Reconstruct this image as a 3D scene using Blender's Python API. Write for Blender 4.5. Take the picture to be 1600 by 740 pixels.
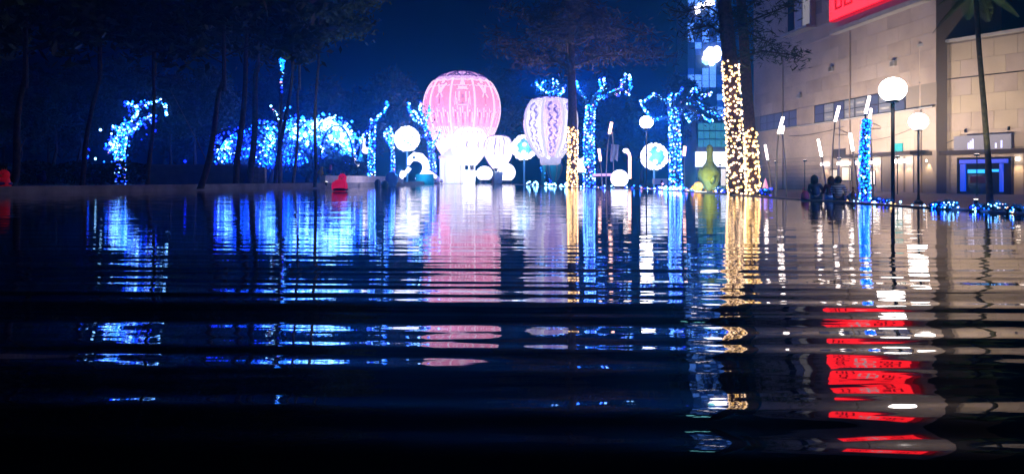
import bpy, bmesh, math, random
from math import sin, cos, pi, radians, sqrt
from mathutils import Vector, Matrix, noise
random.seed(11)
for o in list(bpy.data.objects): bpy.data.objects.remove(o)
sc = bpy.context.scene
COL = sc.collection

# ------------------------------------------------------------------ camera, world, sun, exposure
F, HY, CZ = 1150.0, 280.0, 0.7            # focal length in photo pixels, horizon row, eye height above the water
cam = bpy.data.cameras.new('camera'); cam_o = bpy.data.objects.new('camera', cam); COL.objects.link(cam_o)
cam_o.location = (0, 0, CZ); cam_o.rotation_euler = (radians(90), 0, 0)
cam.sensor_width = 36; cam.lens = 36*F/1600; cam.shift_y = -(370-HY)/1600
cam.clip_start = 0.05; cam.clip_end = 3000
sc.camera = cam_o
w = bpy.data.worlds.new('World'); sc.world = w; w.use_nodes = True
nt = w.node_tree; bg = nt.nodes['Background']
sky = nt.nodes.new('ShaderNodeTexSky'); sky.sky_type = 'NISHITA'; sky.sun_disc = False
SUN_EL, SUN_ROT = radians(4), radians(200)
sky.sun_elevation = SUN_EL; sky.sun_rotation = SUN_ROT
mixw = nt.nodes.new('ShaderNodeMix'); mixw.data_type = 'RGBA'; mixw.blend_type = 'MULTIPLY'; mixw.inputs[0].default_value = 1
mixw.inputs[7].default_value = (0.12, 0.35, 1.0, 1)      # moonlit night: only the blue end of the sky is left
nt.links.new(sky.outputs[0], mixw.inputs[6]); nt.links.new(mixw.outputs[2], bg.inputs[0])
bg.inputs[1].default_value = 0.0006
sun = bpy.data.lights.new('moon_sun', 'SUN'); sun.energy = 0.004; sun.angle = radians(0.5); sun.color = (1, .93, .85)
sun_o = bpy.data.objects.new('moon_sun', sun); COL.objects.link(sun_o)
sd = Vector((sin(SUN_ROT)*cos(SUN_EL), cos(SUN_ROT)*cos(SUN_EL), sin(SUN_EL)))
sun_o.rotation_euler = (-sd).to_track_quat('-Z', 'Y').to_euler()
sc.view_settings.view_transform = 'Standard'; sc.view_settings.look = 'None'
sc.view_settings.exposure = 0; sc.view_settings.gamma = 1; sc.view_settings.use_curve_mapping = False
sc.cycles.use_denoising = True
try: sc.cycles.denoiser = 'OPENIMAGEDENOISE'
except Exception: pass
sc.cycles.sample_clamp_indirect = 3.0
sc.cycles.max_bounces = 6; sc.cycles.diffuse_bounces = 2; sc.cycles.glossy_bounces = 3
sc.cycles.transmission_bounces = 4; sc.cycles.volume_bounces = 0; sc.cycles.transparent_max_bounces = 6
sc.cycles.caustics_reflective = False; sc.cycles.caustics_refractive = False

def P(px, py, Y):                         # the point at depth Y seen at photo pixel (px, py)
    return Vector(((px-800)/F*Y, Y, CZ+(HY-py)/F*Y))
def PX(Y): return Y/F                     # metres in one photo pixel at depth Y

# ------------------------------------------------------------------ materials
def mat(name, col, rough=.7, metal=0, noise_amt=0, nscale=3, col2=None, bump=0, bscale=None):
    m = bpy.data.materials.new(name); m.use_nodes = True; t = m.node_tree; b = t.nodes['Principled BSDF']
    b.inputs['Base Color'].default_value = (*col, 1); b.inputs['Roughness'].default_value = rough; b.inputs['Metallic'].default_value = metal
    if noise_amt or col2:
        tc = t.nodes.new('ShaderNodeNewGeometry'); n = t.nodes.new('ShaderNodeTexNoise'); n.inputs['Scale'].default_value = nscale; n.inputs['Detail'].default_value = 5
        t.links.new(tc.outputs['Position'], n.inputs['Vector'])
        r = t.nodes.new('ShaderNodeValToRGB'); c2 = col2 or tuple(c*(1-noise_amt) for c in col)
        r.color_ramp.elements[0].position = .35; r.color_ramp.elements[1].position = .65
        r.color_ramp.elements[0].color = (*c2, 1); r.color_ramp.elements[1].color = (*col, 1)
        t.links.new(n.outputs[0], r.inputs[0]); t.links.new(r.outputs[0], b.inputs['Base Color'])
        if bump:
            bp = t.nodes.new('ShaderNodeBump'); bp.inputs['Strength'].default_value = bump; bp.inputs['Distance'].default_value = .05
            t.links.new(n.outputs[0], bp.inputs['Height']); t.links.new(bp.outputs[0], b.inputs['Normal'])
    return m
def glow(name, col, s, sample=False, base=(.5, .5, .5)):
    m = bpy.data.materials.new(name); m.use_nodes = True; b = m.node_tree.nodes['Principled BSDF']
    b.inputs['Base Color'].default_value = (*base, 1); b.inputs['Emission Color'].default_value = (*col, 1); b.inputs['Emission Strength'].default_value = s
    b.inputs['Roughness'].default_value = .6
    m.cycles.emission_sampling = 'FRONT' if sample else 'NONE'
    return m
def fabric(name, col, trans=.85):         # lantern cloth lit by the lamp inside it
    m = bpy.data.materials.new(name); m.use_nodes = True; t = m.node_tree; t.nodes.remove(t.nodes['Principled BSDF'])
    d = t.nodes.new('ShaderNodeBsdfDiffuse'); tr = t.nodes.new('ShaderNodeBsdfTranslucent'); mx = t.nodes.new('ShaderNodeMixShader')
    n = t.nodes.new('ShaderNodeTexNoise'); n.inputs['Scale'].default_value = 1.3; n.inputs['Detail'].default_value = 4
    g = t.nodes.new('ShaderNodeNewGeometry'); t.links.new(g.outputs['Position'], n.inputs['Vector'])
    r = t.nodes.new('ShaderNodeValToRGB'); r.color_ramp.elements[0].color = (*[c*.8 for c in col], 1); r.color_ramp.elements[1].color = (*col, 1)
    r.color_ramp.elements[0].position = .3; r.color_ramp.elements[1].position = .7
    t.links.new(n.outputs[0], r.inputs[0])
    for x in (d, tr): t.links.new(r.outputs[0], x.inputs[0])
    mx.inputs[0].default_value = trans
    t.links.new(d.outputs[0], mx.inputs[1]); t.links.new(tr.outputs[0], mx.inputs[2]); t.links.new(mx.outputs[0], t.nodes['Material Output'].inputs[0])
    return m
M = dict(
    plaza=mat('plaza_paving', (.16, .14, .13), .6, nscale=.6, noise_amt=.4, bump=.3),
    lawn=mat('dark_lawn', (.045, .06, .03), .9, nscale=2, noise_amt=.5, bump=.5),
    rim=mat('pool_stone', (.22, .21, .2), .5, nscale=2, noise_amt=.35, bump=.2),
    kerb=mat('kerb_stone', (.34, .34, .36), .7, nscale=1.2, noise_amt=.4, bump=.3),
    wall=mat('garden_wall_render', (.22, .25, .28), .8, nscale=1.5, noise_amt=.3, bump=.2),
    block=mat('pale_block', (.5, .48, .44), .8, nscale=4, noise_amt=.4, bump=.4),
    planter=mat('white_planter', (.72, .68, .72), .7, nscale=2.5, noise_amt=.2, bump=.2),
    bark=mat('bark', (.11, .085, .065), .9, nscale=6, noise_amt=.55, bump=.8),
    bark_pale=mat('pale_bark', (.34, .3, .26), .85, nscale=5, noise_amt=.5, bump=.6),
    bark_red=mat('reddish_bark', (.2, .11, .07), .9, nscale=8, noise_amt=.5, bump=.8),
    leaf=mat('leaf', (.05, .085, .03), .6, nscale=.9, col2=(.03, .05, .02)),
    leaf_y=mat('yellow_green_leaf', (.09, .12, .035), .6, nscale=1.1, col2=(.05, .075, .025)),
    leaf_b=mat('dry_needle_leaf', (.1, .085, .07), .7, nscale=.8, col2=(.055, .05, .045)),
    leaf_t=mat('blue_green_leaf', (.05, .1, .09), .6, nscale=1, col2=(.03, .06, .06)),
    stone=mat('beige_stone', (.46, .38, .33), .75, nscale=.35, col2=(.37, .3, .255), bump=.15),
    stone2=mat('beige_stone_dark', (.41, .335, .285), .75, nscale=.5, col2=(.33, .265, .225), bump=.15),
    stone_y=mat('yellow_stone', (.48, .4, .31), .75, nscale=.4, col2=(.4, .33, .255), bump=.15),
    stone_core=mat('wall_core', (.24, .2, .165), .9),
    ledge=mat('ledge_metal', (.42, .41, .4), .5, nscale=1, noise_amt=.2),
    trim=mat('dark_trim', (.05, .04, .035), .6),
    dark=mat('dark_metal', (.03, .03, .035), .45, .6),
    steel=mat('grey_steel', (.42, .41, .42), .35, .7),
    glass=mat('dark_glass', (.03, .035, .05), .08),
    skin=mat('skin', (.5, .33, .25), .6), hair=mat('dark_hair', (.02, .014, .012), .5, nscale=30, noise_amt=.5), hair_r=mat('reddish_hair', (.09, .03, .018), .5, nscale=30, noise_amt=.5),
    navy=mat('navy_cloth', (.05, .07, .13), .85, nscale=9, noise_amt=.3), jeans=mat('jeans', (.05, .07, .12), .9, nscale=9, noise_amt=.3),
    maroon=mat('maroon_cloth', (.1, .02, .03), .9), striped_w=mat('white_knit', (.72, .72, .76), .9, nscale=12, noise_amt=.15), striped_b=mat('blue_knit', (.06, .08, .2), .9),
    shoe=mat('shoe', (.04, .04, .04), .6), pink_bag=mat('pink_bag', (.5, .08, .25), .6), amber=mat('amber_glass', (.2, .1, .04), .2),
    goose=mat('olive_green_cloth', (.22, .27, .03), .8, nscale=5, noise_amt=.35, bump=.3), orange=mat('orange_cloth', (.6, .28, .06), .7, nscale=6, noise_amt=.3), black=mat('black_paint', (.012, .012, .014), .5),
    yellow=mat('yellow_cloth', (.75, .5, .12), .7, nscale=7, noise_amt=.25), blue=mat('blue_cloth', (.04, .09, .4), .7, nscale=6, noise_amt=.3), teal=mat('teal_cloth', (.05, .4, .45), .7, nscale=4, noise_amt=.25),
    grey=mat('grey_cloth', (.5, .5, .6), .7, nscale=5, noise_amt=.2), pink=mat('pink_cloth', (.8, .22, .4), .7), rope=mat('pale_rope', (.55, .5, .45), .8),
    red2=glow('red_cloth_dim', (1, .005, .03), .1, base=(.6, .02, .05)), red=glow('red_lantern_cloth', (1, .006, .1), .42, base=(.7, .02, .08)),
    darkblue=mat('deep_blue_cloth', (.015, .03, .25), .7, nscale=6, noise_amt=.3),
    b_white=glow('bulb_white', (.2, .52, 1), 13), b_cyan=glow('bulb_cyan', (.003, .125, 1), 11), b_blue=glow('bulb_blue', (.001, .01, 1), 10),
    b_pink=glow('bulb_pink', (1, .4, .75), 2), b_gold=glow('bulb_gold', (1, .55, .16), 5), b_warm=glow('bulb_warm', (1, .64, .38), 5.5), b_aqua=glow('bulb_aqua', (.003, .22, .9), 4),
    globe=glow('globe_lamp', (1, .9, .86), 24, True), torch=glow('torch_tube', (1, .83, .78), 7, True), torch_o=glow('orange_lamp', (1, .5, .38), 6, True),
    ball=glow('petal_white', (.86, .82, 1), 3.2), ball_t=glow('core_teal', (.03, .42, .5), .55), white_l=glow('white_lantern', (.9, .84, 1), 3.0, True), lav=glow('lavender_tube', (.65, .35, .8), 1.6),
    pave=glow('white_pavilion', (.95, .86, 1), 1.0, True), drum=glow('warm_drum', (1, .86, .78), .85), print=glow('glow_print', (1, .74, .9), 1.3), printw=glow('glow_white_print', (.9, .82, 1), .95), downl=glow('downlight', (1, .9, .82), 8),  # both prints emit, in place of lamp light coming through the cloth
    sign=glow('red_sign_face', (1, .012, .02), 5.5, True, base=(.5, .02, .02)), sign_d=glow('sign_glyph_red', (.55, .006, .01), 1, base=(.3, .01, .01)), sign_w=glow('sign_glyph_white', (1, .7, .75), 1.3), sign_s=glow('sign_side_red', (1, .01, .03), .6, base=(.4, .01, .02)),
    fascia=glow('lit_fascia', (.82, .86, 1), 2.6, True), pane_t=glow('teal_pane', (.06, .34, .5), .8, base=(.05, .05, .06)), pane_d=glow('dim_blue_pane', (.1, .12, .33), .45, base=(.05, .05, .06)), pane_w=glow('shelf_pane', (.5, .46, .5), .55, base=(.05, .05, .06)), pane_k=glow('warm_pane', (1, .72, .45), .9), pane_s=glow('shop_white', (.95, .8, .75), 1.2),
    tw1=glow('tower_pane_bright', (.09, .27, 1), 2.2, base=(.05, .07, .1)), tw2=glow('tower_pane_mid', (.008, .08, .6), .9, base=(.05, .07, .1)), tw3=glow('tower_pane_dim', (.004, .04, .3), .5, base=(.03, .05, .1)), tw_sign=glow('tower_sign_white', (.95, .88, 1), 9), tw_teal=glow('tower_sign_teal', (.25, .85, .9), 5),
    neon=glow('blue_neon', (.004, .06, .8), 1.1, True, (.1, .1, .2)), neon_c=glow('cyan_neon', (.01, .36, 1), 2.2, False, (.1, .15, .2)), banner=glow('lit_banner', (.5, .46, .55), .4, base=(.14, .13, .15)), neon_p=glow('violet_neon', (.45, .5, 1), 1.5),
    fab_red=fabric('red_envelope_cloth', (.95, .38, .57)), fab_white=fabric('white_envelope_cloth', (.95, .88, .95)), fab_lav=fabric('lavender_envelope_cloth', (.74, .56, .86)), fab_blue=fabric('blue_envelope_cloth', (.5, .46, .85)), fab_navy=fabric('navy_envelope_print', (.2, .14, .42)),
    fab_pink=fabric('pink_print_cloth', (1, .5, .68)), fab_ice=fabric('ice_blue_cloth', (.86, .82, 1.0)),
    rib=glow('rib_light', (1, .72, .88), 1.5),
)

# ------------------------------------------------------------------ mesh builder
class MB:
    def __init__(s): s.v = []; s.f = []
    def add(s, vs, fs):
        k = len(s.v); s.v += [tuple(x) for x in vs]; s.f += [tuple(i+k for i in f) for f in fs]
    def box(s, c, size, rz=0, R=None):
        c = Vector(c); hx, hy, hz = size[0]/2, size[1]/2, size[2]/2
        R = R or Matrix.Rotation(rz, 3, 'Z')
        vs = [c+R @ Vector((x*hx, y*hy, z*hz)) for x in (-1, 1) for y in (-1, 1) for z in (-1, 1)]
        s.add(vs, [(0, 1, 3, 2), (4, 6, 7, 5), (0, 4, 5, 1), (2, 3, 7, 6), (0, 2, 6, 4), (1, 5, 7, 3)])
    def tube(s, pts, r, n=6, caps=True):
        pts = [Vector(p) for p in pts]
        if not hasattr(r, '__len__'): r = [r]*len(pts)
        vs = []; up = None
        for i, p in enumerate(pts):
            t = (pts[min(i+1, len(pts)-1)]-pts[max(i-1, 0)]).normalized()
            if up is None: up = Vector((1, 0, 0)) if abs(t.x) < .9 else Vector((0, 1, 0))
            a = (up-t*up.dot(t)).normalized(); b = t.cross(a); up = a
            for k in range(n): vs.append(p+(a*cos(2*pi*k/n)+b*sin(2*pi*k/n))*r[i])
        fs = [(i*n+k, i*n+(k+1) % n, (i+1)*n+(k+1) % n, (i+1)*n+k) for i in range(len(pts)-1) for k in range(n)]
        if caps: fs += [tuple(range(n-1, -1, -1)), tuple((len(pts)-1)*n+k for k in range(n))]
        s.add(vs, fs)
    def sphere(s, c, r, seg=16, ring=10, R=None):
        if not hasattr(r, '__len__'): r = (r, r, r)
        c = Vector(c); vs = []; fs = []
        for i in range(ring+1):
            a = pi*i/ring
            for k in range(seg):
                p = Vector((r[0]*sin(a)*cos(2*pi*k/seg), r[1]*sin(a)*sin(2*pi*k/seg), r[2]*cos(a)))
                vs.append(c+(R @ p if R else p))
        for i in range(ring):
            for k in range(seg):
                q = (i*seg+k, (i+1)*seg+k, (i+1)*seg+(k+1) % seg, i*seg+(k+1) % seg)
                fs.append(q)
        s.add(vs, fs)
    def bulb(s, c, r):
        x, y, z = c
        s.add([(x+r, y, z), (x-r, y, z), (x, y+r, z), (x, y-r, z), (x, y, z+r), (x, y, z-r)],
              [(0, 2, 4), (2, 1, 4), (1, 3, 4), (3, 0, 4), (2, 0, 5), (1, 2, 5), (3, 1, 5), (0, 3, 5)])
    def rbulb(s, c, r): s.sphere(c, r, 7, 5)
    def lathe(s, c, prof, n=24, a0=0, a1=2*pi):
        full = abs(a1-a0-2*pi) < 1e-6; m = n if full else n+1; vs = []
        for (r, z) in prof:
            for k in range(m):
                a = a0+(a1-a0)*k/n; vs.append((c[0]+r*sin(a), c[1]-r*cos(a), z))
        fs = []
        for i in range(len(prof)-1):
            for k in range(n):
                k2 = (k+1) % m if full else k+1
                fs.append((i*m+k, (i+1)*m+k, (i+1)*m+k2, i*m+k2))
        s.add(vs, fs)
    def leaf(s, c, size, asp=.45):
        d = Vector((random.gauss(0, 1), random.gauss(0, 1), random.gauss(0, .7))).normalized()
        e = d.orthogonal().normalized(); e = Matrix.Rotation(random.uniform(0, 6.3), 3, d) @ e
        c = Vector(c); a = d*size; b = e*size*asp
        s.add([c-a, c-b*.9+a*.1, c+a, c+b*.9+a*.1], [(0, 1, 2, 3)])
    def mesh(s, name, smooth=False):
        me = bpy.data.meshes.new(name); me.from_pydata(s.v, [], s.f); me.update()
        if smooth: me.polygons.foreach_set('use_smooth', [True]*len(me.polygons))
        return me

def tag(o, label=None, cat=None, group=None, kind=None):
    if label: o['label'] = label
    if cat: o['category'] = cat
    if group: o['group'] = group
    if kind: o['kind'] = kind
    return o
def thing(name, label, cat, loc=(0, 0, 0), group=None):
    o = bpy.data.objects.new(name, None); COL.objects.link(o); o.location = loc; o.empty_display_size = .2
    return tag(o, label, cat, group)
def part(b, name, m, parent=None, smooth=False, kind=None, label=None):
    me = b.mesh(name, smooth) if isinstance(b, MB) else b
    if not len(me.materials): me.materials.append(m)
    o = bpy.data.objects.new(name, me); COL.objects.link(o)
    if parent is not None: hang(o, parent)
    return tag(o, label, None, None, kind)
def origin(o):
    v = Vector((0, 0, 0))
    while o is not None: v += Vector(o.location); o = o.parent if o.type == 'EMPTY' else None
    return v
def root_of(o):
    while o.parent is not None: o = o.parent
    return o
def hang(o, parent):                       # geometry is written in world coordinates; the root's offset is taken out again
    o.parent = parent
    if parent.parent is None and parent.type == 'EMPTY': o.matrix_parent_inverse = Matrix.Translation(-Vector(parent.location))
def copy_tree(o, parent=None):
    c = o.copy(); COL.objects.link(c); c.parent = parent
    for ch in list(o.children): copy_tree(ch, c)
    return c
def lamp(name, loc, energy, col, radius=.3, parent=None, spot=None, aim=None, blend=.5):
    l = bpy.data.lights.new(name, 'SPOT' if spot else 'POINT'); l.energy = energy; l.color = col; l.shadow_soft_size = radius
    o = bpy.data.objects.new(name, l); COL.objects.link(o); o.location = loc
    if spot:
        l.spot_size = spot; l.spot_blend = blend
        o.rotation_euler = (Vector(aim)-Vector(loc)).to_track_quat('-Z', 'Y').to_euler()
    o.visible_glossy = False               # the bare point is not seen directly, so it is not seen mirrored in the pool either
    if parent is not None: hang(o, parent)
    return o
def jit(s): return Vector((random.gauss(0, s), random.gauss(0, s), random.gauss(0, s)))

# ------------------------------------------------------------------ ground, pool, kerbs
GZ = -0.5                                  # the plaza lies lower than the raised pool
RIGHT = [(10.4, -4), (10.2, 14.6), (9.7, 25), (9.9, 40), (9.2, 50), (7.0, 57), (4.3, 61.5), (3.0, 76), (0.2, 100), (-7, 121)]
LEFT = [(-13.6, 121), (-12.9, 100), (-12.2, 85), (-14.2, 79), (-16, 63), (-18, 57), (-23, 33), (-27, 18), (-31, -4)]
pool = RIGHT+LEFT
g = MB(); g.add([(-900, -300, GZ), (900, -300, GZ), (900, 1800, GZ), (-900, 1800, GZ)], [(0, 1, 2, 3)])
tag(part(g, 'ground', M['plaza']), kind='structure')
def wmat():
    m = bpy.data.materials.new('dark_pool_water'); m.use_nodes = True; t = m.node_tree; b = t.nodes['Principled BSDF']
    b.inputs['Base Color'].default_value = (.0015, .002, .006, 1); b.inputs['Roughness'].default_value = .025; b.inputs['IOR'].default_value = 1.33
    g = t.nodes.new('ShaderNodeNewGeometry'); sep = t.nodes.new('ShaderNodeSeparateXYZ'); t.links.new(g.outputs['Position'], sep.inputs[0])
    def math_(op, a, bb):
        n = t.nodes.new('ShaderNodeMath'); n.operation = op
        for i, q in enumerate((a, bb)):
            if isinstance(q, (int, float)): n.inputs[i].default_value = q
            elif q is not None: t.links.new(q, n.inputs[i])
        return n.outputs[0]
    def lay(kx, ky, amp, det=1.5, off=0.0, skew=0.0):
        cb = t.nodes.new('ShaderNodeCombineXYZ')
        yy = math_('ADD', math_('MULTIPLY', sep.outputs[1], ky), math_('MULTIPLY', sep.outputs[0], skew))
        t.links.new(math_('MULTIPLY', sep.outputs[0], kx), cb.inputs[0]); t.links.new(yy, cb.inputs[1]); cb.inputs[2].default_value = off
        n = t.nodes.new('ShaderNodeTexNoise'); n.inputs['Scale'].default_value = 1; n.inputs['Detail'].default_value = det
        t.links.new(cb.outputs[0], n.inputs['Vector'])
        return math_('MULTIPLY', math_('SUBTRACT', n.outputs[0], .5), amp)
    fall = t.nodes.new('ShaderNodeMapRange'); t.links.new(sep.outputs[1], fall.inputs[0])
    fall.inputs[1].default_value = 2; fall.inputs[2].default_value = 8; fall.inputs[3].default_value = 1; fall.inputs[4].default_value = .1
    fall2 = t.nodes.new('ShaderNodeMapRange'); t.links.new(sep.outputs[1], fall2.inputs[0])
    fall2.inputs[1].default_value = 3; fall2.inputs[2].default_value = 20; fall2.inputs[3].default_value = .55; fall2.inputs[4].default_value = 1
    sy = math_('ADD', math_('ADD', lay(.14, 4.6, .41, .8, 5.3, .22), lay(.9, 9.5, .075, 1.5, 4.2, -.9)), lay(.09, 1.3, .07, 0, 5.2))
    fine = math_('ADD', lay(2.2, 13, .085, 2, 7.7, .8), lay(4.5, 33, .05, 1, 21.3, -1.5))
    sx = math_('ADD', lay(1.1, 3.5, .035, 1.5, 11.3), lay(3.5, 8, .025, 2, 14.1))
    sy = math_('ADD', math_('MULTIPLY', sy, fall.outputs[0]), math_('MULTIPLY', fine, fall2.outputs[0])); sx = math_('MULTIPLY', sx, fall.outputs[0])
    cb = t.nodes.new('ShaderNodeCombineXYZ'); t.links.new(sx, cb.inputs[0]); t.links.new(sy, cb.inputs[1]); cb.inputs[2].default_value = 1
    nv = t.nodes.new('ShaderNodeVectorMath'); nv.operation = 'NORMALIZE'; t.links.new(cb.outputs[0], nv.inputs[0]); t.links.new(nv.outputs[0], b.inputs['Normal'])
    return m
g = MB(); g.add([(x, y, 0) for x, y in pool], [tuple(range(len(pool)))])
tag(part(g, 'water', wmat()), kind='structure')
def strip(line, w, z0, z1, side):           # a stone rim along a polyline, outside the water
    b = MB(); n = len(line); out = []
    for i, (x, y) in enumerate(line):
        a = Vector(line[max(i-1, 0)]); c = Vector(line[min(i+1, n-1)]); d = (c-a).normalized(); out.append(Vector((d.y, -d.x))*side)
    vs = []
    for (x, y), o in zip(line, out): vs += [(x, y, z0), (x, y, z1), (x+o.x*w, y+o.y*w, z1), (x+o.x*w, y+o.y*w, z0)]
    fs = []
    for i in range(n-1):
        for k in range(4): fs.append((i*4+k, i*4+(k+1) % 4, (i+1)*4+(k+1) % 4, (i+1)*4+k))
    fs += [(0, 1, 2, 3), tuple((n-1)*4+k for k in (3, 2, 1, 0))]
    b.add(vs, fs); return b
tag(part(strip(RIGHT, .5, GZ-.1, .035, 1), 'pool_rim', M['rim']), kind='structure')
tag(part(strip([(-7, 121), (-13.6, 121)], .5, GZ-.1, .035, 1), 'far_pool_rim', M['rim']), kind='structure')
tag(part(strip(LEFT, .6, GZ-.1, .38, 1), 'kerb', M['kerb']), kind='structure')
tb = MB()
ter = [(x-.6, y) for x, y in LEFT]+[(-200, -4), (-200, 121)]
tb.add([(x, y, .2) for x, y in ter], [tuple(range(len(ter)))])
tag(part(tb, 'lawn', M['lawn']), kind='structure')

# ------------------------------------------------------------------ buildings on the right
class Frame:
    def __init__(s, O, u, nrm):
        s.O = Vector((O[0], O[1], 0)); s.u = Vector((u[0], u[1], 0)).normalized(); s.n = Vector((nrm[0], nrm[1], 0)).normalized(); s.z = Vector((0, 0, 1))
    def pt(s, a, z, d): return s.O+s.u*a+s.n*d+s.z*z
    def box(s, b, a0, a1, z0, z1, d0, d1):
        vs = [s.pt(a, z, d) for a in (a0, a1) for d in (d0, d1) for z in (z0, z1)]
        b.add(vs, [(0, 1, 3, 2), (4, 6, 7, 5), (0, 4, 5, 1), (2, 3, 7, 6), (0, 2, 6, 4), (1, 5, 7, 3)])
    def px(s, px):                          # distance along the facade at photo column px
        k = (px-800)/F; return (k*s.O.y-s.O.x)/(s.u.x-k*s.u.y)
    def depth(s, a): return (s.O+s.u*a).y
XC, YC = 36.0, 65.0
FL = Frame((XC, YC), (-.104, 1), (-1, -.104))      # long facade running away to the left
FR = Frame((XC-.02, YC), (.61, -1), (-1, -.61))    # lower wing angled towards the pool
def P1(fr, name, m, root, a0, a1, z0, z1, d0, d1, label=None):
    b = MB(); fr.box(b, a0, a1, z0, z1, d0, d1); return part(b, name, m, root, label=label)
store = thing('department_store', 'tall beige stone building with long window strip, right of the gold lit trees', 'building', (XC, YC, GZ))
P1(FL, 'wall', M['stone_core'], store, -2.2, 34, GZ, 30, -6, 0)
def panels(fr, root, a0, a1, z0, z1, w, h, ms, off=.5, skip=None, d=.04, gap=.022):
    cache = {}; r = 0; z = z0
    while z < z1-.05:
        zz = min(z+h, z1); a = a0-(w*off if r % 2 else 0)
        while a < a1-.05:
            s0, s1 = max(a, a0), min(a+w, a1)
            if s1-s0 > .15 and not (skip and skip(s0, s1, z, zz)):
                dd = d+random.uniform(-.012, .012)
                b = MB(); fr.box(b, s0+gap/2, s1-gap/2, z+gap/2, zz-gap/2, .003, dd)
                key = (round(s1-s0, 2), round(zz-z, 2))
                me = cache.get(key)
                c = fr.pt(s0, z, 0)
                if me is None:
                    b.v = [tuple(Vector(q)-c) for q in b.v]; me = {}; 
                    for m in ms: q = b.mesh('stone_panel'); q.materials.append(m); me[m] = q
                    cache[key] = me
                o = bpy.data.objects.new('stone_panel', me[random.choice(ms)]); COL.objects.link(o); o.location = c; hang(o, root)
            a += w
        z = zz; r += 1
panels(FL, store, -2.2, 34, 9.0, 29.5, 3.4, 1.45, [M['stone'], M['stone'], M['stone2']], skip=lambda a, b, z, zz: z > 15 and zz < 17 or (z > 16.9 and 17.6 < (a+b)/2 < 24 and z < 24))
panels(FL, store, -2.2, 34, 15.1, 16.0, 3.4, .9, [M['stone2']])
panels(FL, store, -2.2, 34, 3.2, 6.85, 3.4, 1.22, [M['stone'], M['stone']])
for i in range(8):                                   # low rusticated courses left of the shops
    P1(FL, 'stone_band', random.choice([M['stone'], M['stone2']]), store, 11.5, 34, GZ+i*.46+.02, GZ+i*.46+.44, .004, .06)
# strip of windows
P1(FL, 'window_sill', M['ledge'], store, -2, 32.5, 6.85, 6.97, 0, .25)
nw = 15; a0, a1 = 2.0, 32.0; wf = P1(FL, 'window_frame', M['trim'], store, a0-.1, a1+.1, 6.98, 8.98, .0, .04)
for i in range(nw):
    b0 = a0+(a1-a0)*i/nw; b1 = a0+(a1-a0)*(i+1)/nw
    if i in (8, 9): P1(FL, 'pier', M['stone2'], store, b0, b1, 6.98, 8.99, .041, .12); continue
    m = M['pane_w'] if i in (1, 3, 4, 6) else M['pane_d']
    b = MB(); FL.box(b, b0+.1, b1-.1, 7.08, 8.86, .041, .06); q = part(b, 'pane', m, wf)
    b = MB(); FL.box(b, b0+.1, b1-.1, 7.9, 7.98, .061, .09); part(b, 'glazing_bar', M['trim'], wf)
    if m is M['pane_w']:
        for zz in (7.35, 8.3):
            b = MB(); FL.box(b, b0+.3, b1-.4, zz, zz+.2, .062, .1); part(b, 'blind', M['ledge'], wf)
# long ledge and the two grooves beneath the sign
P1(FL, 'groove', M['trim'], store, -2.2, 34, 16.35, 16.75, .0, .02)
P1(FL, 'ledge', M['ledge'], store, -1.6, 13.4, 16.05, 16.5, .03, .9)
P1(FL, 'groove', M['trim'], store, -2.2, 34, 15.98, 16.1, .0, .03)
P1(FL, 'cornice', M['stone'], store, -2.2, 34, 16.1, 16.34, .0, .1)
# bay window with white sill high on the left
P1(FL, 'bay_window', M['stone2'], store, 17.9, 23.6, 18.0, 25, .0, .55)
P1(FL, 'bay_sill', M['ledge'], store, 17.6, 24, 17.7, 17.98, .0, 1.3)
for k in range(3): P1(FL, 'bay_pane', [M['pane_d'], M['glass'], M['pane_w']][(k+2) % 3], store, 18.2+k*1.8, 19.7+k*1.8, 18.3, 24, .551, .58)
# canopy and shop fronts
can = P1(FL, 'canopy', M['trim'], store, -1.0, 11.4, 2.85, 3.15, .06, 1.6)
for px0, px1, mm in ((1286, 1299, 'stone'), (1312, 1332, 'pane_k'), (1340, 1352, 'stone'), (1362, 1378, 'stone'), (1399, 1413, 'stone'), (1416, 1428, 'stone')):
    aa, bb = sorted((FL.px(px0), FL.px(px1)))
    q = P1(FL, 'shop_bay', M[mm] if mm != 'pane_k' else M['stone'], store, aa, bb, GZ, 2.8, .05, .09)
    b = MB(); FL.box(b, aa+.15, bb-.15, 2.2, 2.5, .16, .4); part(b, 'downlight', M['downl'], q)
    c = FL.pt((aa+bb)/2, 2.1, .8); lamp('bay_light', c, 170, (1, .72, .45), .1, store, radians(100), FL.pt((aa+bb)/2, 0, .05))
for px0, px1, z0, z1, mm in ((1318, 1331, .6, 1.9, 'pane_k'), (1362, 1369, .2, 1.5, 'pane_s'), (1300, 1310, .4, 1.7, 'pane_k')):
    aa, bb = sorted((FL.px(px0), FL.px(px1))); sw = P1(FL, 'shop_window', M['trim'], store, aa-.1, bb+.1, z0-.1, z1+.1, .1, .14)
    b = MB(); FL.box(b, aa, bb, z0, z1, .141, .16); part(b, 'pane', M[mm], sw)
P1(FL, 'dark_vent', M['trim'], store, FL.px(1322), FL.px(1302), 3.2, 3.9, .06, .12)
P1(FL, 'noticeboard', M['teal'], store, FL.px(1412), FL.px(1396), 3.2, 4.0, .06, .14)
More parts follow.
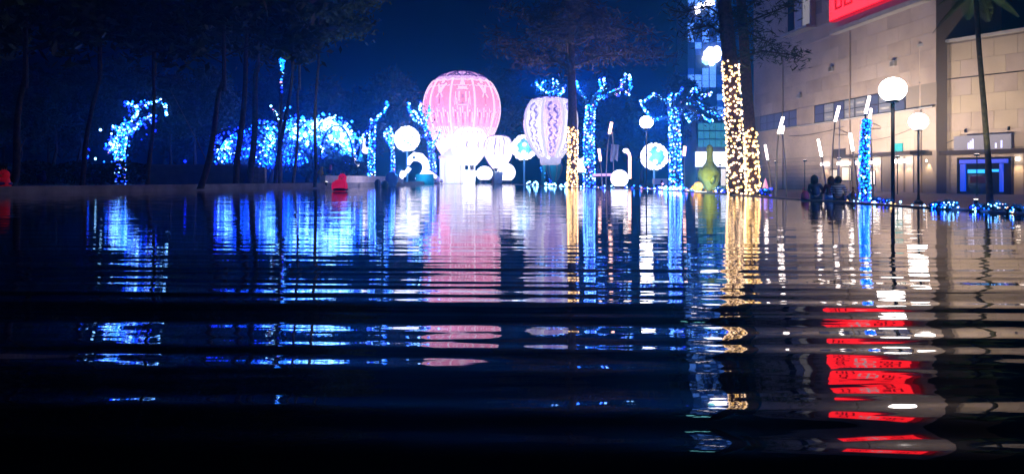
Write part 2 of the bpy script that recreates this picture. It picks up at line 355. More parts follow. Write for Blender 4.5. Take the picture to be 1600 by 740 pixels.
# unseen floodlights added on plaza posts to brighten the stone
def added_uplight(fr, a, e, d=7.5, col=(1, .79, .6), tilt=6.2):
    who = 'tall beige building' if fr is FL else 'yellow stone wing'
    r = thing('added_floodlight', 'slim light post added on the plaza before the %s' % who, 'added_floodlight', fr.pt(a, GZ, d), 'added floodlights before the %s' % who)
    b = MB(); b.tube([fr.pt(a, GZ, d), fr.pt(a, 2.4, d)], .04, 6); part(b, 'post', M['dark'], r)
    b = MB(); c = fr.pt(a, 2.48, d); b.box(c, (.3, .2, .16)); part(b, 'housing', M['dark'], r)
    b = MB(); b.box(fr.pt(a, 2.565, d), (.26, .16, .01)); part(b, 'lens', M['downl'], r)
    lamp('added_flood', fr.pt(a, 2.62, d), e, col, .15, r, radians(104), fr.pt(a, tilt, 0), 1.0)
for a, e in ((0, 9500), (6.0, 9500), (12.0, 6500), (19, 4000), (27, 3000)): added_uplight(FL, a, e)

wing = thing('stone_annex', 'lower yellow stone wing with big square blocks and blue neon doorway, at the right edge', 'building', (XC, YC, GZ))
P1(FR, 'wall', M['stone_core'], wing, 0, 26, GZ, 12.35, -5, 0)
panels(FR, wing, 0, 16, 3.3, 12.2, 1.75, 1.48, [M['stone_y'], M['stone_y'], M['stone']], d=.06)
panels(FR, wing, 0, 16, GZ, 2.7, 2.4, .4, [M['stone2']], d=.05)
P1(FR, 'parapet', M['ledge'], wing, -.1, 26, 12.35, 12.6, -5, .22)
P1(FR, 'string_course', M['trim'], wing, 0, 26, 9.18, 9.26, .04, .075)
P1(FR, 'canopy', M['trim'], wing, -.2, 16, 2.75, 3.1, .06, .7)
P1(FR, 'corner_pier', M['stone2'], wing, -.3, .25, GZ, 6.9, .06, .3)
for px0, px1 in ((1447, 1464), (1586, 1600), (1474, 1484)):
    aa, bb = FR.px(px0), FR.px(px1); q = P1(FR, 'shop_bay', M['stone_y'], wing, aa, bb, GZ, 2.7, .08, .11)
    if px1-px0 > 12:
        b = MB(); FR.box(b, aa+.2, bb-.2, 2.2, 2.42, .16, .4); part(b, 'downlight', M['downl'], q)
        lamp('bay_light', FR.pt((aa+bb)/2, 2.1, .8), 140, (1, .7, .42), .1, wing, radians(100), FR.pt((aa+bb)/2, 0, .05))
for a in (2.5, 8.5): added_uplight(FR, a, 3600)
def cable(fr, root, a0, z0, a1, z1, sag, d=.14):
    b = MB(); b.tube([fr.pt(a0+(a1-a0)*i/10, z0+(z1-z0)*i/10-sag*4*(i/10)*(1-i/10), d) for i in range(11)], .025, 5); part(b, 'cable', M['dark'], root)
cable(FR, wing, .5, 4.4, FR.px(1496), 4.2, .55); cable(FL, store, 1, 5.2, 9, 4.6, .3); cable(FL, store, 12, 6.2, 24, 5.9, .25)
for a in (10.8, 25.5):
    b = MB(); b.tube([FL.pt(a, GZ, .16), FL.pt(a, 15.9, .16)], .07, 8); part(b, 'downpipe', M['stone2'], store)
for a, z in ((14, 12.3), (3.2, 11.2), (21, 10.2)):
    b = MB(); FL.box(b, a, a+.7, z, z+.5, .06, .3); q = part(b, 'vent_box', M['ledge'], store)
    for k_ in range(4): b = MB(); FL.box(b, a+.06, a+.64, z+.06+.1*k_, z+.1+.1*k_, .3, .32); part(b, 'louvre', M['trim'], q)
for a in (3.9, 7.2, 11.4):
    b = MB(); FR.box(b, a, a+.12, 4.6, 4.9, .07, .24); part(b, 'wall_bracket', M['dark'], wing)
# blue neon doorway
d0, d1 = FR.px(1500), FR.px(1585)
door = P1(FR, 'doorway', M['black'], wing, d0, d1, GZ, 2.5, .11, .5)
b = MB(); FR.box(b, d0+.9, d1-.9, GZ+.1, 1.1, .5, .53); part(b, 'door_leaf', M['glass'], door)
b = MB(); FR.box(b, d0+1.1, d0+2.3, GZ+.9, .95, .53, .55); part(b, 'door_glow', M['maroon'], door)
b = MB(); FR.box(b, d0+.3, d1-.2, 2.0, 2.32, .5, .7); part(b, 'neon_lintel', M['neon'], door)
b = MB(); FR.box(b, d0+.35, d0+.75, GZ+.2, 1.95, .5, .66); part(b, 'neon_post', M['neon'], door)
b = MB(); FR.box(b, d1-.8, d1-.55, GZ+.2, 1.95, .5, .66); part(b, 'neon_post', M['neon'], door)
b = MB(); FR.box(b, d0+.95, d0+2.2, 1.2, 1.5, .5, .66); part(b, 'neon_bar', M['neon_c'], door)
b = MB(); FR.box(b, d0+2.4, d1-.9, 1.3, 1.5, .5, .66); part(b, 'neon_bar', M['neon_c'], door)
bn = P1(FR, 'sign_panel', M['banner'], wing, d0-.1, d1+.1, 3.12, 4.3, .7, .8)
for k, (u, v) in enumerate(((.25, .5), (.33, .8), (.29, .65), (.75, .4), (.85, .6))):
    b = MB(); FR.box(b, d0+(d1-d0)*u, d0+(d1-d0)*u+.12, 3.2, 3.2+v, .801, .83); part(b, 'panel_mark', M['neon_p'], bn)
lamp('door_glow', FR.pt((d0+d1)/2, .8, 1.4), 14, (.05, .25, 1), .4, wing)

# red sign box
sg = thing('red_sign', 'large red illuminated sign box on the ledge of the tall building', 'sign', FL.pt(6, 17.2, .5))
P1(FL, 'sign_box', M['sign_s'], sg, -.6, 13.2, 17.3, 22.8, .3, 1.0)
P1(FL, 'sign_face', M['sign'], sg, -.5, 13.1, 17.45, 22.7, 1.0, 1.04)
def glyph(a, z, s, strokes, m):
    b = MB()
    for (x0, y0, x1, y1) in strokes: FL.box(b, a-x1*s, a-x0*s, z+y0*s, z+y1*s, 1.041, 1.08)
    part(b, 'lettering', m, sg)
G1 = [(.0, .0, .09, .42), (.31, .0, .40, .42), (.09, .0, .31, .07), (.09, .35, .31, .42), (.5, .0, .59, .42), (.85, .0, .94, .42), (.59, .0, .85, .07), (.59, .35, .85, .42), (.26, .55, .34, 1), (.62, .55, .7, 1), (.34, .55, .62, .63), (.34, .92, .62, 1)]
G2 = [(.44, 0, .54, 1), (0, .78, 1, .87), (.1, .45, .9, .54), (.0, .1, .12, .45), (.86, .1, .98, .45), (.2, 0, .8, .08)]
glyph(12.0, 18.3, 3.4, G1, M['sign_d']); glyph(7.9, 18.6, 3.4, G2, M['sign_w']); glyph(3.9, 18.6, 3.4, G1, M['sign_d'])

# blue lit tower far behind
TY = 185.0; tl = P(1074, 0, TY); tr_ = P(1142, 0, TY)
tower = thing('office_tower', 'tall tower with blue lit window grid and white blossom shaped sign', 'tower', ((tl.x+tr_.x)/2, TY, GZ))
b = MB(); b.box(((tl.x+tr_.x)/2, TY+6, 27.3), (tr_.x-tl.x, 12, 55.6)); part(b, 'wall', mat('tower_wall', (.05, .08, .16), .4), tower)
nc, nr = 6, 26; cw = (tr_.x-tl.x)/nc; meshes = {}
for mi in ('tw1', 'tw2', 'tw3'):
    b = MB(); b.box((0, 0, 0), (cw*.86, .1, 1.55)); q = b.mesh('pane'); q.materials.append(M[mi]); meshes[mi] = q
for i in range(nc):
    for j in range(nr):
        z = 13.2+j*1.62
        k = noise.noise(Vector((i*.5, j*.33, 3.1)))+random.uniform(-.35, .35)
        o = bpy.data.objects.new('pane', meshes['tw1' if k > .12 else 'tw2' if k > -.2 else 'tw3']); COL.objects.link(o)
        o.location = (tl.x+cw*(i+.5), TY-.06, z); hang(o, tower)
def blob(cs, name, m, root, Y, dy=.5):
    b = MB()
    for (px, py, r) in cs: b.sphere(P(px, py, Y), (r*PX(Y), dy, r*PX(Y)), 12, 8)
    return part(b, name, m, root, True)
blob([(1103, 92, 6), (1110, 80, 7), (1120, 78, 6), (1108, 88, 8), (1118, 90, 8), (1122, 84, 6), (1104, 84, 5), (1112, 98, 5)], 'blossom_sign', M['tw_sign'], tower, TY-.9)
blob([(1104, 98, 4), (1100, 96, 3)], 'sign_tip', M['tw_teal'], tower, TY-1.3)
blob([(1089, 14, 4.5), (1094, 9, 4.5), (1090, 19, 4), (1099, 11, 4)], 'heart_sign', M['tw_sign'], tower, TY-.9)
blob([(1105, 5, 4.5), (1111, 0, 4.5), (1108, 7, 4), (1114, 5, 3)], 'heart_sign', M['tw_sign'], tower, TY-.9)
blob([(1080, -95, 7), (1092, -112, 6), (1104, -108, 7), (1118, -112, 7), (1130, -98, 6)], 'crown_sign', M['tw_teal'], tower, TY-.9)
# low arcade building behind the green goose
AY = 118.0
arc = thing('glass_arcade', 'low arcade with teal window grid above white glowing fascia behind green goose', 'building', (*P(1130, 280, AY).xy, GZ))
l0, l1 = P(1087, 0, AY).x, P(1215, 0, AY).x
def pyz(py): return P(0, py, AY).z
b = MB(); b.box(((l0+l1)/2, AY+4, (GZ+pyz(188))/2), (l1-l0, 8, pyz(188)-GZ)); part(b, 'wall', mat('arcade_wall', (.12, .13, .17), .7), arc)
for i in range(5):
    for j in range(3):
        x0 = P(1091+i*9, 0, AY).x; b = MB(); b.box((x0+4*PX(AY), AY-.05, pyz(198+j*13)), (8*PX(AY), .1, 11*PX(AY))); part(b, 'pane', M['pane_t'], arc)
b = MB(); b.box((P(1111, 0, AY).x, AY-.5, pyz(249)), (50*PX(AY), .8, 23*PX(AY))); part(b, 'fascia', M['fascia'], arc)
b = MB(); b.box((P(1172, 0, AY).x, AY-.5, pyz(257)), (76*PX(AY), .8, 10*PX(AY))); part(b, 'fascia', M['fascia'], arc)
for px, m in ((1130, 'pane_s'), (1142, 'pane_k'), (1160, 'pane_s'), (1188, 'pane_s'), (1199, 'pane_k')):
    b = MB(); b.box((P(px, 0, AY).x, AY-.05, pyz(277)), (7*PX(AY), .1, 26*PX(AY))); part(b, 'shop_window', M[m], arc)

# ------------------------------------------------------------------ lamps
def globe_lamp(px, py, r, Y, label):
    c = P(px, py, Y); r *= PX(Y)
    t = thing('globe_lamp', label, 'street lamp', (c.x, c.y, GZ), 'white globe lamps')
    b = MB(); b.sphere(c, (r, r, r*.93), 24, 16); part(b, 'globe', M['globe'], t, True)
    b = MB(); b.tube([(c.x, c.y, GZ), (c.x, c.y, GZ+.5), (c.x, c.y, c.z-r*.9)], [.09, .055, .05], 10); part(b, 'pole', M['dark'], t, True)
    b = MB(); b.lathe(c, [(.0, c.z-r*1.02), (.16, c.z-r*1.0), (.2, c.z-r*.86), (.1, c.z-r*.8)], 14); part(b, 'collar', M['dark'], t)
    b = MB(); b.lathe(c, [(.0, GZ), (.2, GZ), (.2, GZ+.12), (.1, GZ+.2)], 14); part(b, 'base', M['dark'], t)
globe_lamp(1395, 140, 20, 21.5, 'largest white globe lamp on dark pole before the beige building')
globe_lamp(1435, 190, 14, 36, 'smaller white globe lamp by the corner of the yellow stone wing')
globe_lamp(1010, 191, 10.5, 52, 'white globe lamp above the openwork ball between the blue trees')

def reed(px, py, Y, base, lean, label, L=30, wid=8, head='torch', bend=.5, group='slender torch lamps'):
    """thin curved stem with a tilted glowing tube on top; px, py = middle of the tube"""
    c = P(px, py, Y); k = PX(Y); d = Vector((lean, 0, 1)).normalized(); L *= 1.15; wid *= .66
    top = c+d*L/2*k; bot = c-d*L/2*k; foot = P(base, 280, Y); foot.z = GZ
    t = thing('torch_lamp', label, 'torch lamp', foot, group)
    b = MB(); b.tube([bot-d*.02, bot+d*.02*1, c, top-d*.02, top], [wid*k*.42, wid*k*.5, wid*k*.5, wid*k*.5, wid*k*.35], 10); part(b, 'light_tube', M[head], t, True)
    pts = []
    for i in range(9):
        s = i/8; p = foot.lerp(bot, s); p.x += (bot.x-foot.x)*(s**(1+bend)-s); pts.append(p)
    b = MB(); b.tube(pts, [.05-.018*i/8 for i in range(9)], 8); part(b, 'stem', M['steel'], t, True)
    b = MB(); b.tube([bot-d*.1, bot], [.035, wid*k*.5], 8); part(b, 'socket', M['steel'], t)
    return t
reed(1220, 196, 40, 1213, .28, 'torch lamp with curved stem right of the gold lit trees', 24, 7, bend=2.5)
reed(1223.5, 203, 44, 1229, .2, 'short torch head close behind the curved torch lamp right of gold trees', 11, 5, bend=1)
reed(1197.5, 238, 38, 1206, -.18, 'low torch lamp just right of the thinner gold lit trunk', 21, 5.5)
reed(1281, 231, 34, 1292, -.2, 'torch lamp leaning left above the seated people', 24, 6)
reed(1308, 178, 38, 1300, .26, 'tall torch lamp leaning right with brackets before the window strip', 22, 7, bend=2.5)
reed(1330.5, 222, 36, 1341, -.16, 'torch lamp leaning left beside the blue lit post', 25, 7)
reed(1355.5, 164, 34, 1352, .22, 'highest torch lamp directly above the blue lit post', 25, 7, bend=2)
reed(1360, 178, 40, 1364, .1, 'torch head tucked behind the top of the blue lit post', 15, 6)
reed(954, 200, 62, 947, .2, 'torch lamp with two stems right of the blue lit tree with raised branches', 16, 7, 'torch_o', bend=2)
reed(937, 242, 60, 941, -.14, 'small orange torch low behind the lavender tube rail', 17, 6, 'torch_o')
reed(1069.5, 236, 56, 1070, .08, 'small orange torch right of the drooping blue lit tree', 13, 7, 'torch_o')
# bracket arms on the tall torch
t = thing('bracket_arm', 'thin grey bracket arms reaching right from the tall leaning torch', 'bracket', P(1318, 208, 37.5))
b = MB(); b.tube([P(1305, 199, 38), P(1328, 210, 37.5)], .02, 5); part(b, 'arm', M['steel'], t)
b = MB(); b.tube([P(1304, 210, 38), P(1328, 211, 37.5)], .02, 5); part(b, 'arm', M['steel'], t)
b = MB(); b.tube([P(1312, 185, 38), P(1311, 250, 38), P(1310, 292, 38)], .028, 5); part(b, 'stem', M['steel'], t)
t = thing('bracket_arm', 'thin grey bracket arms right of the blue lit post top', 'bracket', P(1368, 198, 34))
b = MB(); b.tube([P(1358, 190, 34), P(1376, 198, 33.7)], .018, 5); part(b, 'arm', M['steel'], t)
b = MB(); b.tube([P(1357, 201, 34), P(1376, 201, 33.7)], .018, 5); part(b, 'arm', M['steel'], t)
# orange crook lamp and lavender rail
t = thing('crook_lamp', 'orange crook shaped street lamp between torch lamps and white dome', 'street lamp', P(984, 281, 66))
b = MB(); b.tube([P(984, 279, 66), P(984, 245, 66), P(983, 240, 66), P(979, 236.5, 66)], .13, 8); part(b, 'pole', M['torch_o'], t, True)
b = MB(); b.sphere(P(978, 235.5, 65.9), (.27, .27, .2), 12, 8); part(b, 'head', M['torch'], t, True)
t = thing('tube_rail', 'horizontal lavender light tube rail left of the white dome', 'light rail', P(940, 280, 68))
b = MB(); b.tube([P(926, 273.5, 68), P(956, 273, 68)], .12, 8); part(b, 'tube', M['lav'], t, True)
for px in (928, 953):
    b = MB(); q = P(px, 274, 68); b.tube([q, (q.x, q.y, GZ)], .04, 6); part(b, 'post', M['dark'], t)
t = thing('hanging_banner', 'grey blue cloth banner hanging beside the two stem torch', 'banner', P(962, 225, 62))
b = MB()
vs = []; nx, nz = 6, 8
for j in range(nz+1):
    for i in range(nx+1):
        p = P(955+12*i/nx-2*j/nz, 226+25*j/nz+(2*sin(i*1.2) if j == nz else 0), 62+.12*sin(i*1.9+j*.4)); vs.append(p)
b.add(vs, [(j*(nx+1)+i, j*(nx+1)+i+1, (j+1)*(nx+1)+i+1, (j+1)*(nx+1)+i) for j in range(nz) for i in range(nx)])
part(b, 'cloth', M['grey'], t, True)
b = MB(); b.tube([P(957, 206, 62), P(958, 225, 62), P(959, 290, 62)], .035, 6); part(b, 'pole', M['steel'], t)
b = MB(); b.tube([P(955, 225.5, 62), P(969, 228, 62)], .03, 6); part(b, 'crossbar', M['steel'], t)

# ------------------------------------------------------------------ light wrapped trees
def scatter_string(bulbs, pts, step, r, jitter, palette):
    for p0, p1 in zip(pts, pts[1:]):
        L = (p1-p0).length; n = max(1, int(L/step))
        for i in range(n):
            p = p0.lerp(p1, (i+random.random()*.6)/n)+jit(jitter)
            bulbs.setdefault(random.choices(palette[0], palette[1])[0], []).append((p, r*random.uniform(.7, 1.15)))
def put_bulbs(bulbs, root, rnd=False, name='light_bulbs'):
    for k, L in bulbs.items():
        b = MB()
        for p, r in L: (b.rbulb if rnd else b.bulb)(p, r)
        part(b, name, M[k], root, rnd, kind='stuff')
BLUE = (['b_white', 'b_cyan', 'b_blue', 'b_pink'], [3, 5, 6, .7])
def lit_tree(name, label, px, Y, trunk, branches, tw, palette=BLUE, bark='bark', foliage=0, leafm='leaf_t', br=1.5, ring=5.2, dens=1.0, energy=120, base_glow=(.008, .17, 1), cat='lit tree', group='trees wrapped in string lights', foot=None, tstep=2.6, trunk_range=None):
    """trunk / branches: lists of (px, py) photo points at depth Y, each pushed to its own depth"""
    k = PX(Y); tp = [P(x, y, Y) for x, y in trunk]
    base = Vector(tp[0]); base.z = foot if foot is not None else GZ
    t = thing(name, label, cat, base, group)
    pts = [base]+tp; n = len(pts)
    rad = [tw*k/2*(1.12-.35*i/(n-1)) for i in range(n)]
    b = MB(); b.tube(pts, rad, 10); part(b, 'trunk', M[bark], t, True)
    bulbs = {}; allb = []
    # spirals of bulbs round the trunk
    wire = MB(); wp = []
    L = sum((q-p).length for p, q in zip(pts, pts[1:])); turns = L/(ring*k)
    N = int(turns*2*pi*tw*k/2/(tstep*k)*dens)
    for i in range(N):
        s = i/max(1, N-1); d = s*L
        for j, (p, q) in enumerate(zip(pts, pts[1:])):
            l = (q-p).length
            if d <= l or j == n-2: break
            d -= l
        c = p.lerp(q, min(1, d/l)); r = rad[j]+(rad[j+1]-rad[j])*min(1, d/l)+.03
        a = s*turns*2*pi
        x = c+Vector((cos(a)*r, sin(a)*r, 0))
        wp.append(x)
        a += random.gauss(0, .22); x = c+Vector((cos(a)*r, sin(a)*r, random.gauss(0, ring*k*.22)))
        if trunk_range and not (trunk_range[0] < s < trunk_range[1]): continue
        x = x+jit(.4*k)
        bulbs.setdefault(random.choices(palette[0], palette[1])[0], []).append((x, br*k*random.uniform(.55, 1.35)))
    if len(wp) > 2: wire.tube(wp, .012, 3, False); part(wire, 'light_wire', M['dark'], t)
    for br_ in branches:
        dy = random.uniform(-1.2, 1.2)
        bp = [P(x, y, Y+dy*i/(len(br_)-1)) for i, (x, y) in enumerate(br_)]
        b = MB(); m = len(bp); b.tube(bp, [tw*k*.22*(1-.75*i/(m-1)) for i in range(m)], 6); part(b, 'branch', M[bark], t, True)
        scatter_string(bulbs, bp, 1.7*k/dens, br*1.5*k, .7*k, (palette[0], [w_*v_ for w_, v_ in zip(palette[1], (2.2, 1.3, .6, 1.2))])); allb.append(bp)
    put_bulbs(bulbs, t)
    if foliage:
        b = MB()
        for i in range(foliage):
            bp = random.choice(allb); j = random.randrange(len(bp)-1); p = bp[j].lerp(bp[j+1], random.random())
            b.leaf(p+jit(6*k), random.uniform(1.5, 3.5)*k)
        part(b, 'crown', M[leafm], t, kind='stuff')
    if energy:
        energy *= 12
        zc = (allb[0][len(allb[0])//2] if allb else pts[-1])
        lamp('string_glow', (zc.x, zc.y-1.2, zc.z), energy, base_glow, .8, t)
        lamp('string_glow', (base.x, base.y-1.5*tw*k-.6, (base.z+pts[-1].z)/2), energy*.5, base_glow, .5, t)
    return t
lit_tree('lit_tree', 'blue lit tree with raised curling branches, right of gold wrapped trunk', 921, 70, [(921, 288), (920, 230), (921, 190), (923, 165)],
    [[(922, 172), (912, 150), (904, 140), (900, 125)], [(923, 166), (930, 150), (940, 140), (936, 122)], [(923, 170), (938, 155), (950, 148), (962, 140)], [(938, 152), (946, 135), (943, 120)], [(945, 150), (960, 145), (966, 150), (972, 125)], [(960, 146), (972, 140), (980, 148), (986, 135), (984, 118)], [(966, 143), (974, 128), (978, 116)], [(920, 178), (930, 165), (936, 150), (948, 152)]],
    16, foliage=288, energy=120)
lit_tree('lit_tree', 'blue lit tree with wide drooping branches left of the green goose', 1055, 50, [(1056, 290), (1055, 240), (1054, 200), (1052, 170)],
    [[(1053, 190), (1040, 183), (1022, 188), (1008, 172), (1001, 158)], [(1052, 178), (1040, 155), (1020, 147), (1006, 160)], [(1052, 176), (1052, 155), (1066, 142), (1064, 138)], [(1053, 180), (1064, 160), (1078, 150), (1085, 138), (1090, 145)], [(1054, 185), (1070, 165), (1090, 160), (1104, 172), (1120, 180), (1132, 182)], [(1070, 165), (1085, 172), (1100, 185), (1114, 190)], [(1052, 172), (1044, 160), (1048, 146)], [(1085, 160), (1098, 150), (1112, 146)], [(1060, 172), (1072, 180), (1078, 192)]],
    17, foliage=352, energy=110, ring=6)
lit_tree('lit_tree', 'leafy blue lit tree top showing above the violet balloon', 862, 104, [(864, 288), (864, 200), (863, 160), (862, 145)],
    [[(862, 150), (850, 142), (842, 136), (838, 128)], [(862, 148), (866, 135), (864, 122)], [(862, 146), (872, 138), (870, 124)], [(862, 148), (878, 142), (884, 132)], [(850, 143), (845, 134), (852, 126)], [(864, 150), (876, 148), (882, 140)]],
    9, foliage=416, energy=180, br=1.3)
lit_tree('lit_tree', 'thin blue lit trunk with one raised branch beside the white planter', 581, 84, [(581, 274), (580, 240), (582, 210), (583, 187)],
    [[(583, 196), (590, 184), (596, 178), (600, 176)], [(599, 177), (603, 170), (605, 160)], [(582, 205), (574, 206), (566, 214), (562, 224)]],
    9, energy=28, ring=4.6)
lit_tree('lit_tree', 'deep blue lit tree partly behind left side of the pink balloon', 655, 126, [(676, 286), (676, 262), (674, 230), (668, 205)],
    [[(668, 208), (660, 195), (652, 180), (643, 172)], [(668, 206), (664, 185), (656, 172), (658, 158)], [(660, 195), (650, 190), (640, 176), (638, 160)], [(672, 230), (684, 215), (688, 202)], [(664, 190), (672, 176), (670, 164)], [(670, 215), (655, 212), (640, 210)]],
    9, foliage=288, energy=100)
lit_tree('lit_tree', 'low blue lit bush with bright twigs left of openwork ball', 612, 112, [(614, 286), (614, 250), (613, 225)],
    [[(613, 228), (608, 212), (604, 200)], [(613, 226), (618, 214), (625, 218)], [(613, 230), (604, 220), (600, 206)], [(614, 224), (612, 208), (609, 197)]], 5, energy=22)
lit_tree('lit_tree', 'slanting blue lit tree alone at far left beyond the hedge', 190, 74, [(188, 254), (187, 235), (192, 215), (198, 200)],
    [[(197, 204), (205, 190), (214, 178), (214, 164)], [(196, 206), (186, 215), (176, 226), (170, 240)], [(198, 202), (212, 196), (222, 188), (236, 180)], [(214, 180), (208, 165), (195, 160)], [(214, 170), (226, 163), (240, 160), (251, 156)], [(230, 185), (238, 192), (242, 180)], [(251, 158), (258, 163), (260, 182)], [(196, 208), (182, 204), (176, 196)], [(192, 214), (206, 208), (214, 198)], [(188, 228), (176, 232), (172, 222)]],
    13, foliage=224, energy=8, dens=1.3, foot=.2)
lit_tree('lit_tree', 'tall dark tree with a cyan light cluster at its very top', 438, 66, [(438, 270), (437, 220), (438, 180), (439, 140)],
    [[(439, 140), (440, 120), (441, 95)], [(438, 190), (428, 172), (422, 163)], [(438, 180), (446, 172), (452, 160)]],
    7, energy=2, dens=.35, foot=.2, trunk_range=(.97, 1))
t = [o for o in COL.objects if o.get('label', '').startswith('tall dark tree')][0]
bl = {}
for i in range(34): bl.setdefault('b_aqua' if i % 3 else 'b_cyan', []).append((P(440.5+random.gauss(0, 2), 98+random.gauss(0, 4.5), 66), .09))
put_bulbs(bl, t)
t = [o for o in COL.objects if o.get('label', '').startswith('slanting blue')][0]; bl = {}
for (cx, cy, rx, ry, n, pal) in ((196, 204, 7, 8, 70, (['b_white', 'b_cyan', 'b_blue'], [2, 5, 2])), (190, 225, 6, 12, 60, (['b_cyan', 'b_blue', 'b_white'], [5, 4, 1])), (188, 243, 4, 8, 40, (['b_cyan', 'b_white'], [4, 2])), (212, 190, 8, 10, 40, (['b_cyan', 'b_blue'], [2, 5])), (174, 228, 5, 10, 30, (['b_blue', 'b_cyan'], [4, 2])), (236, 190, 5, 10, 22, (['b_blue'], [1])), (212, 165, 12, 5, 22, (['b_blue', 'b_cyan'], [4, 2]))):
    for i in range(n): bl.setdefault(random.choices(*pal)[0], []).append((P(cx+random.gauss(0, rx), min(253, cy+random.gauss(0, ry)), 74+random.gauss(0, .5)), random.uniform(.05, .14)))
put_bulbs(bl, t)
# gold wrapped trunks
GOLD = (['b_warm', 'b_gold'], [4, 2])
def gold_tree(label, Y, pts, w, top, palette, rnd=True, br=2.4, ring=9.5, dens=1, bark='bark_red', step=8.5):
    k = PX(Y); tp = [P(x, y, Y) for x, y in pts]; base = Vector(tp[0]); base.z = GZ
    t = thing('gold_lit_tree', label, 'lit tree', base, 'trees wrapped in gold lights')
    pp = [base]+tp; n = len(pp); rad = [w*k/2*(1.05-.3*i/(n-1)) for i in range(n)]
    b = MB(); b.tube(pp, rad, 14); part(b, 'trunk', M[bark], t, True)
    bulbs = {}; z = base.z; wp = []; zt = P(0, top, Y).z
    N = int((zt-base.z)/(ring*k)*(pi*w*k)/(step*k)*dens); a = 0
    for i in range(N):
        z = base.z+(zt-base.z)*i/N
        j = max(j for j in range(n-1) if pp[j].z <= z+1e-6); s = (z-pp[j].z)/(pp[j+1].z-pp[j].z); c = pp[j].lerp(pp[j+1], s); r = rad[j]+(rad[j+1]-rad[j])*s+.02
        a += 2*pi/(pi*w/step); wp.append(c+Vector((cos(a)*r, sin(a)*r, 0))); a1 = a+random.gauss(0, .28)
        x = c+Vector((cos(a1)*r, sin(a1)*r, random.gauss(0, ring*k*.33)))+jit(.4*k)
        bulbs.setdefault(random.choices(*palette)[0], []).append((x, br*k*random.uniform(.75, 1.15)))
    wire = MB(); wire.tube(wp, .012, 3, False); part(wire, 'light_wire', M['dark'], t)
    put_bulbs(bulbs, t, rnd)
    zc = (base.z+zt)/2; c = tp[len(tp)//2]
    for f in (.25, .75): lamp('string_glow', (c.x-.3, c.y-w*k/2-.7, base.z+(zt-base.z)*f), 22, (1, .62, .32), .4, t)
    return t, tp
gt1, tp1 = gold_tree('thickest gold lit trunk with widely spaced bulbs right of the green goose', 33, [(1151, 300), (1148, 220), (1144, 150), (1141, 100), (1135, 40), (1128, -30), (1120, -110)], 26, 100, GOLD, br=1.7, ring=6.4, step=5.8)
gt2, tp2 = gold_tree('thinner gold lit trunk with dense bulbs just behind the thickest one', 37, [(1177, 300), (1175, 250), (1172, 205), (1167, 140), (1162, 60), (1156, -30)], 19, 204, (['b_warm', 'b_gold'], [1, 3]), br=2.0, ring=7, dens=1.1, step=6)
gt3, tp3 = gold_tree('gold wrapped trunk in front of the violet balloon', 62, [(894, 290), (895, 250), (895, 202), (894, 150), (892, 90), (890, 20), (888, -60)], 15, 200, (['b_warm', 'b_gold'], [1, 4]), rnd=False, br=1.9, ring=4.5, step=4.4)
# blue lit post
lt = lit_tree('lit_post', 'slim post wrapped in cyan lights before the shop windows', 1350, 30, [(1352, 306), (1350, 260), (1351, 220), (1354, 186)], [], 12.5, (['b_aqua', 'b_cyan', 'b_blue', 'b_white'], [6, 3, 4, 1.2]), energy=6, ring=4.5, br=1.7, cat='lit post', base_glow=(.02, .35, 1))

# ------------------------------------------------------------------ plain trees
def crown_mesh(name, R, H, nb, nl, leaf, trunkr, droop=0.0, asp=.4, seed=1, spread=.13, z0=.15):
    """limbs (one mesh) and leaf faces (one mesh) round the origin; crown from z=0 to H, radius R"""
    rnd = random.Random(seed); limbs = MB(); lv = MB(); st = random.getstate(); random.seed(seed)
    limbs.tube([(0, 0, -.5), (0, 0, H*.5), (.1*R, 0, H*.95)], [trunkr, trunkr*.6, trunkr*.15], 7)
    tips = []
    for i in range(nb):
        s = z0+(1-z0)*(i+.5)/nb; a = i*2.4+rnd.uniform(-.4, .4); prof = sin(pi*min(1, (.12+.88*(1-s))))**.6 if droop == 0 else (1-s)**.7+.15
        L = R*prof*rnd.uniform(.75, 1.1); z = H*s*.85
        mid = Vector((cos(a)*L*.5, sin(a)*L*.5, z+L*.12)); end = Vector((cos(a)*L, sin(a)*L, z+L*(.22-droop)))
        limbs.tube([(0, 0, z-.3), mid, end], [trunkr*.4*(1-s*.6), trunkr*.22, trunkr*.05], 5)
        for q in range(3):
            a2 = a+rnd.uniform(-.8, .8); e2 = mid.lerp(end, rnd.uniform(.1, .8))+Vector((cos(a2), sin(a2), rnd.uniform(-.2, .5)-droop))*L*.35
            limbs.tube([mid.lerp(end, .3*q), e2], [trunkr*.15, trunkr*.03], 4); tips.append((mid, e2))
        tips.append((mid, end))
    for i in range(nl):
        p, q = tips[i % len(tips)]; c = p.lerp(q, random.random()**.6)+jit(R*spread*(.4+.6*random.random()))
        lv.leaf(c, leaf*random.uniform(.6, 1.4), asp)
    random.setstate(st)
    return limbs.mesh('limb'), lv.mesh('foliage')
C_broad = crown_mesh('c', 4.2, 6.5, 15, 9500, .24, .1, seed=3)
C_pine = crown_mesh('c', 5.6, 6, 20, 9000, .3, .22, droop=.12, asp=.12, seed=8, spread=.11, z0=.05)
C_tall = crown_mesh('c', 3.6, 9, 18, 9500, .24, .09, droop=.05, asp=.3, seed=5)
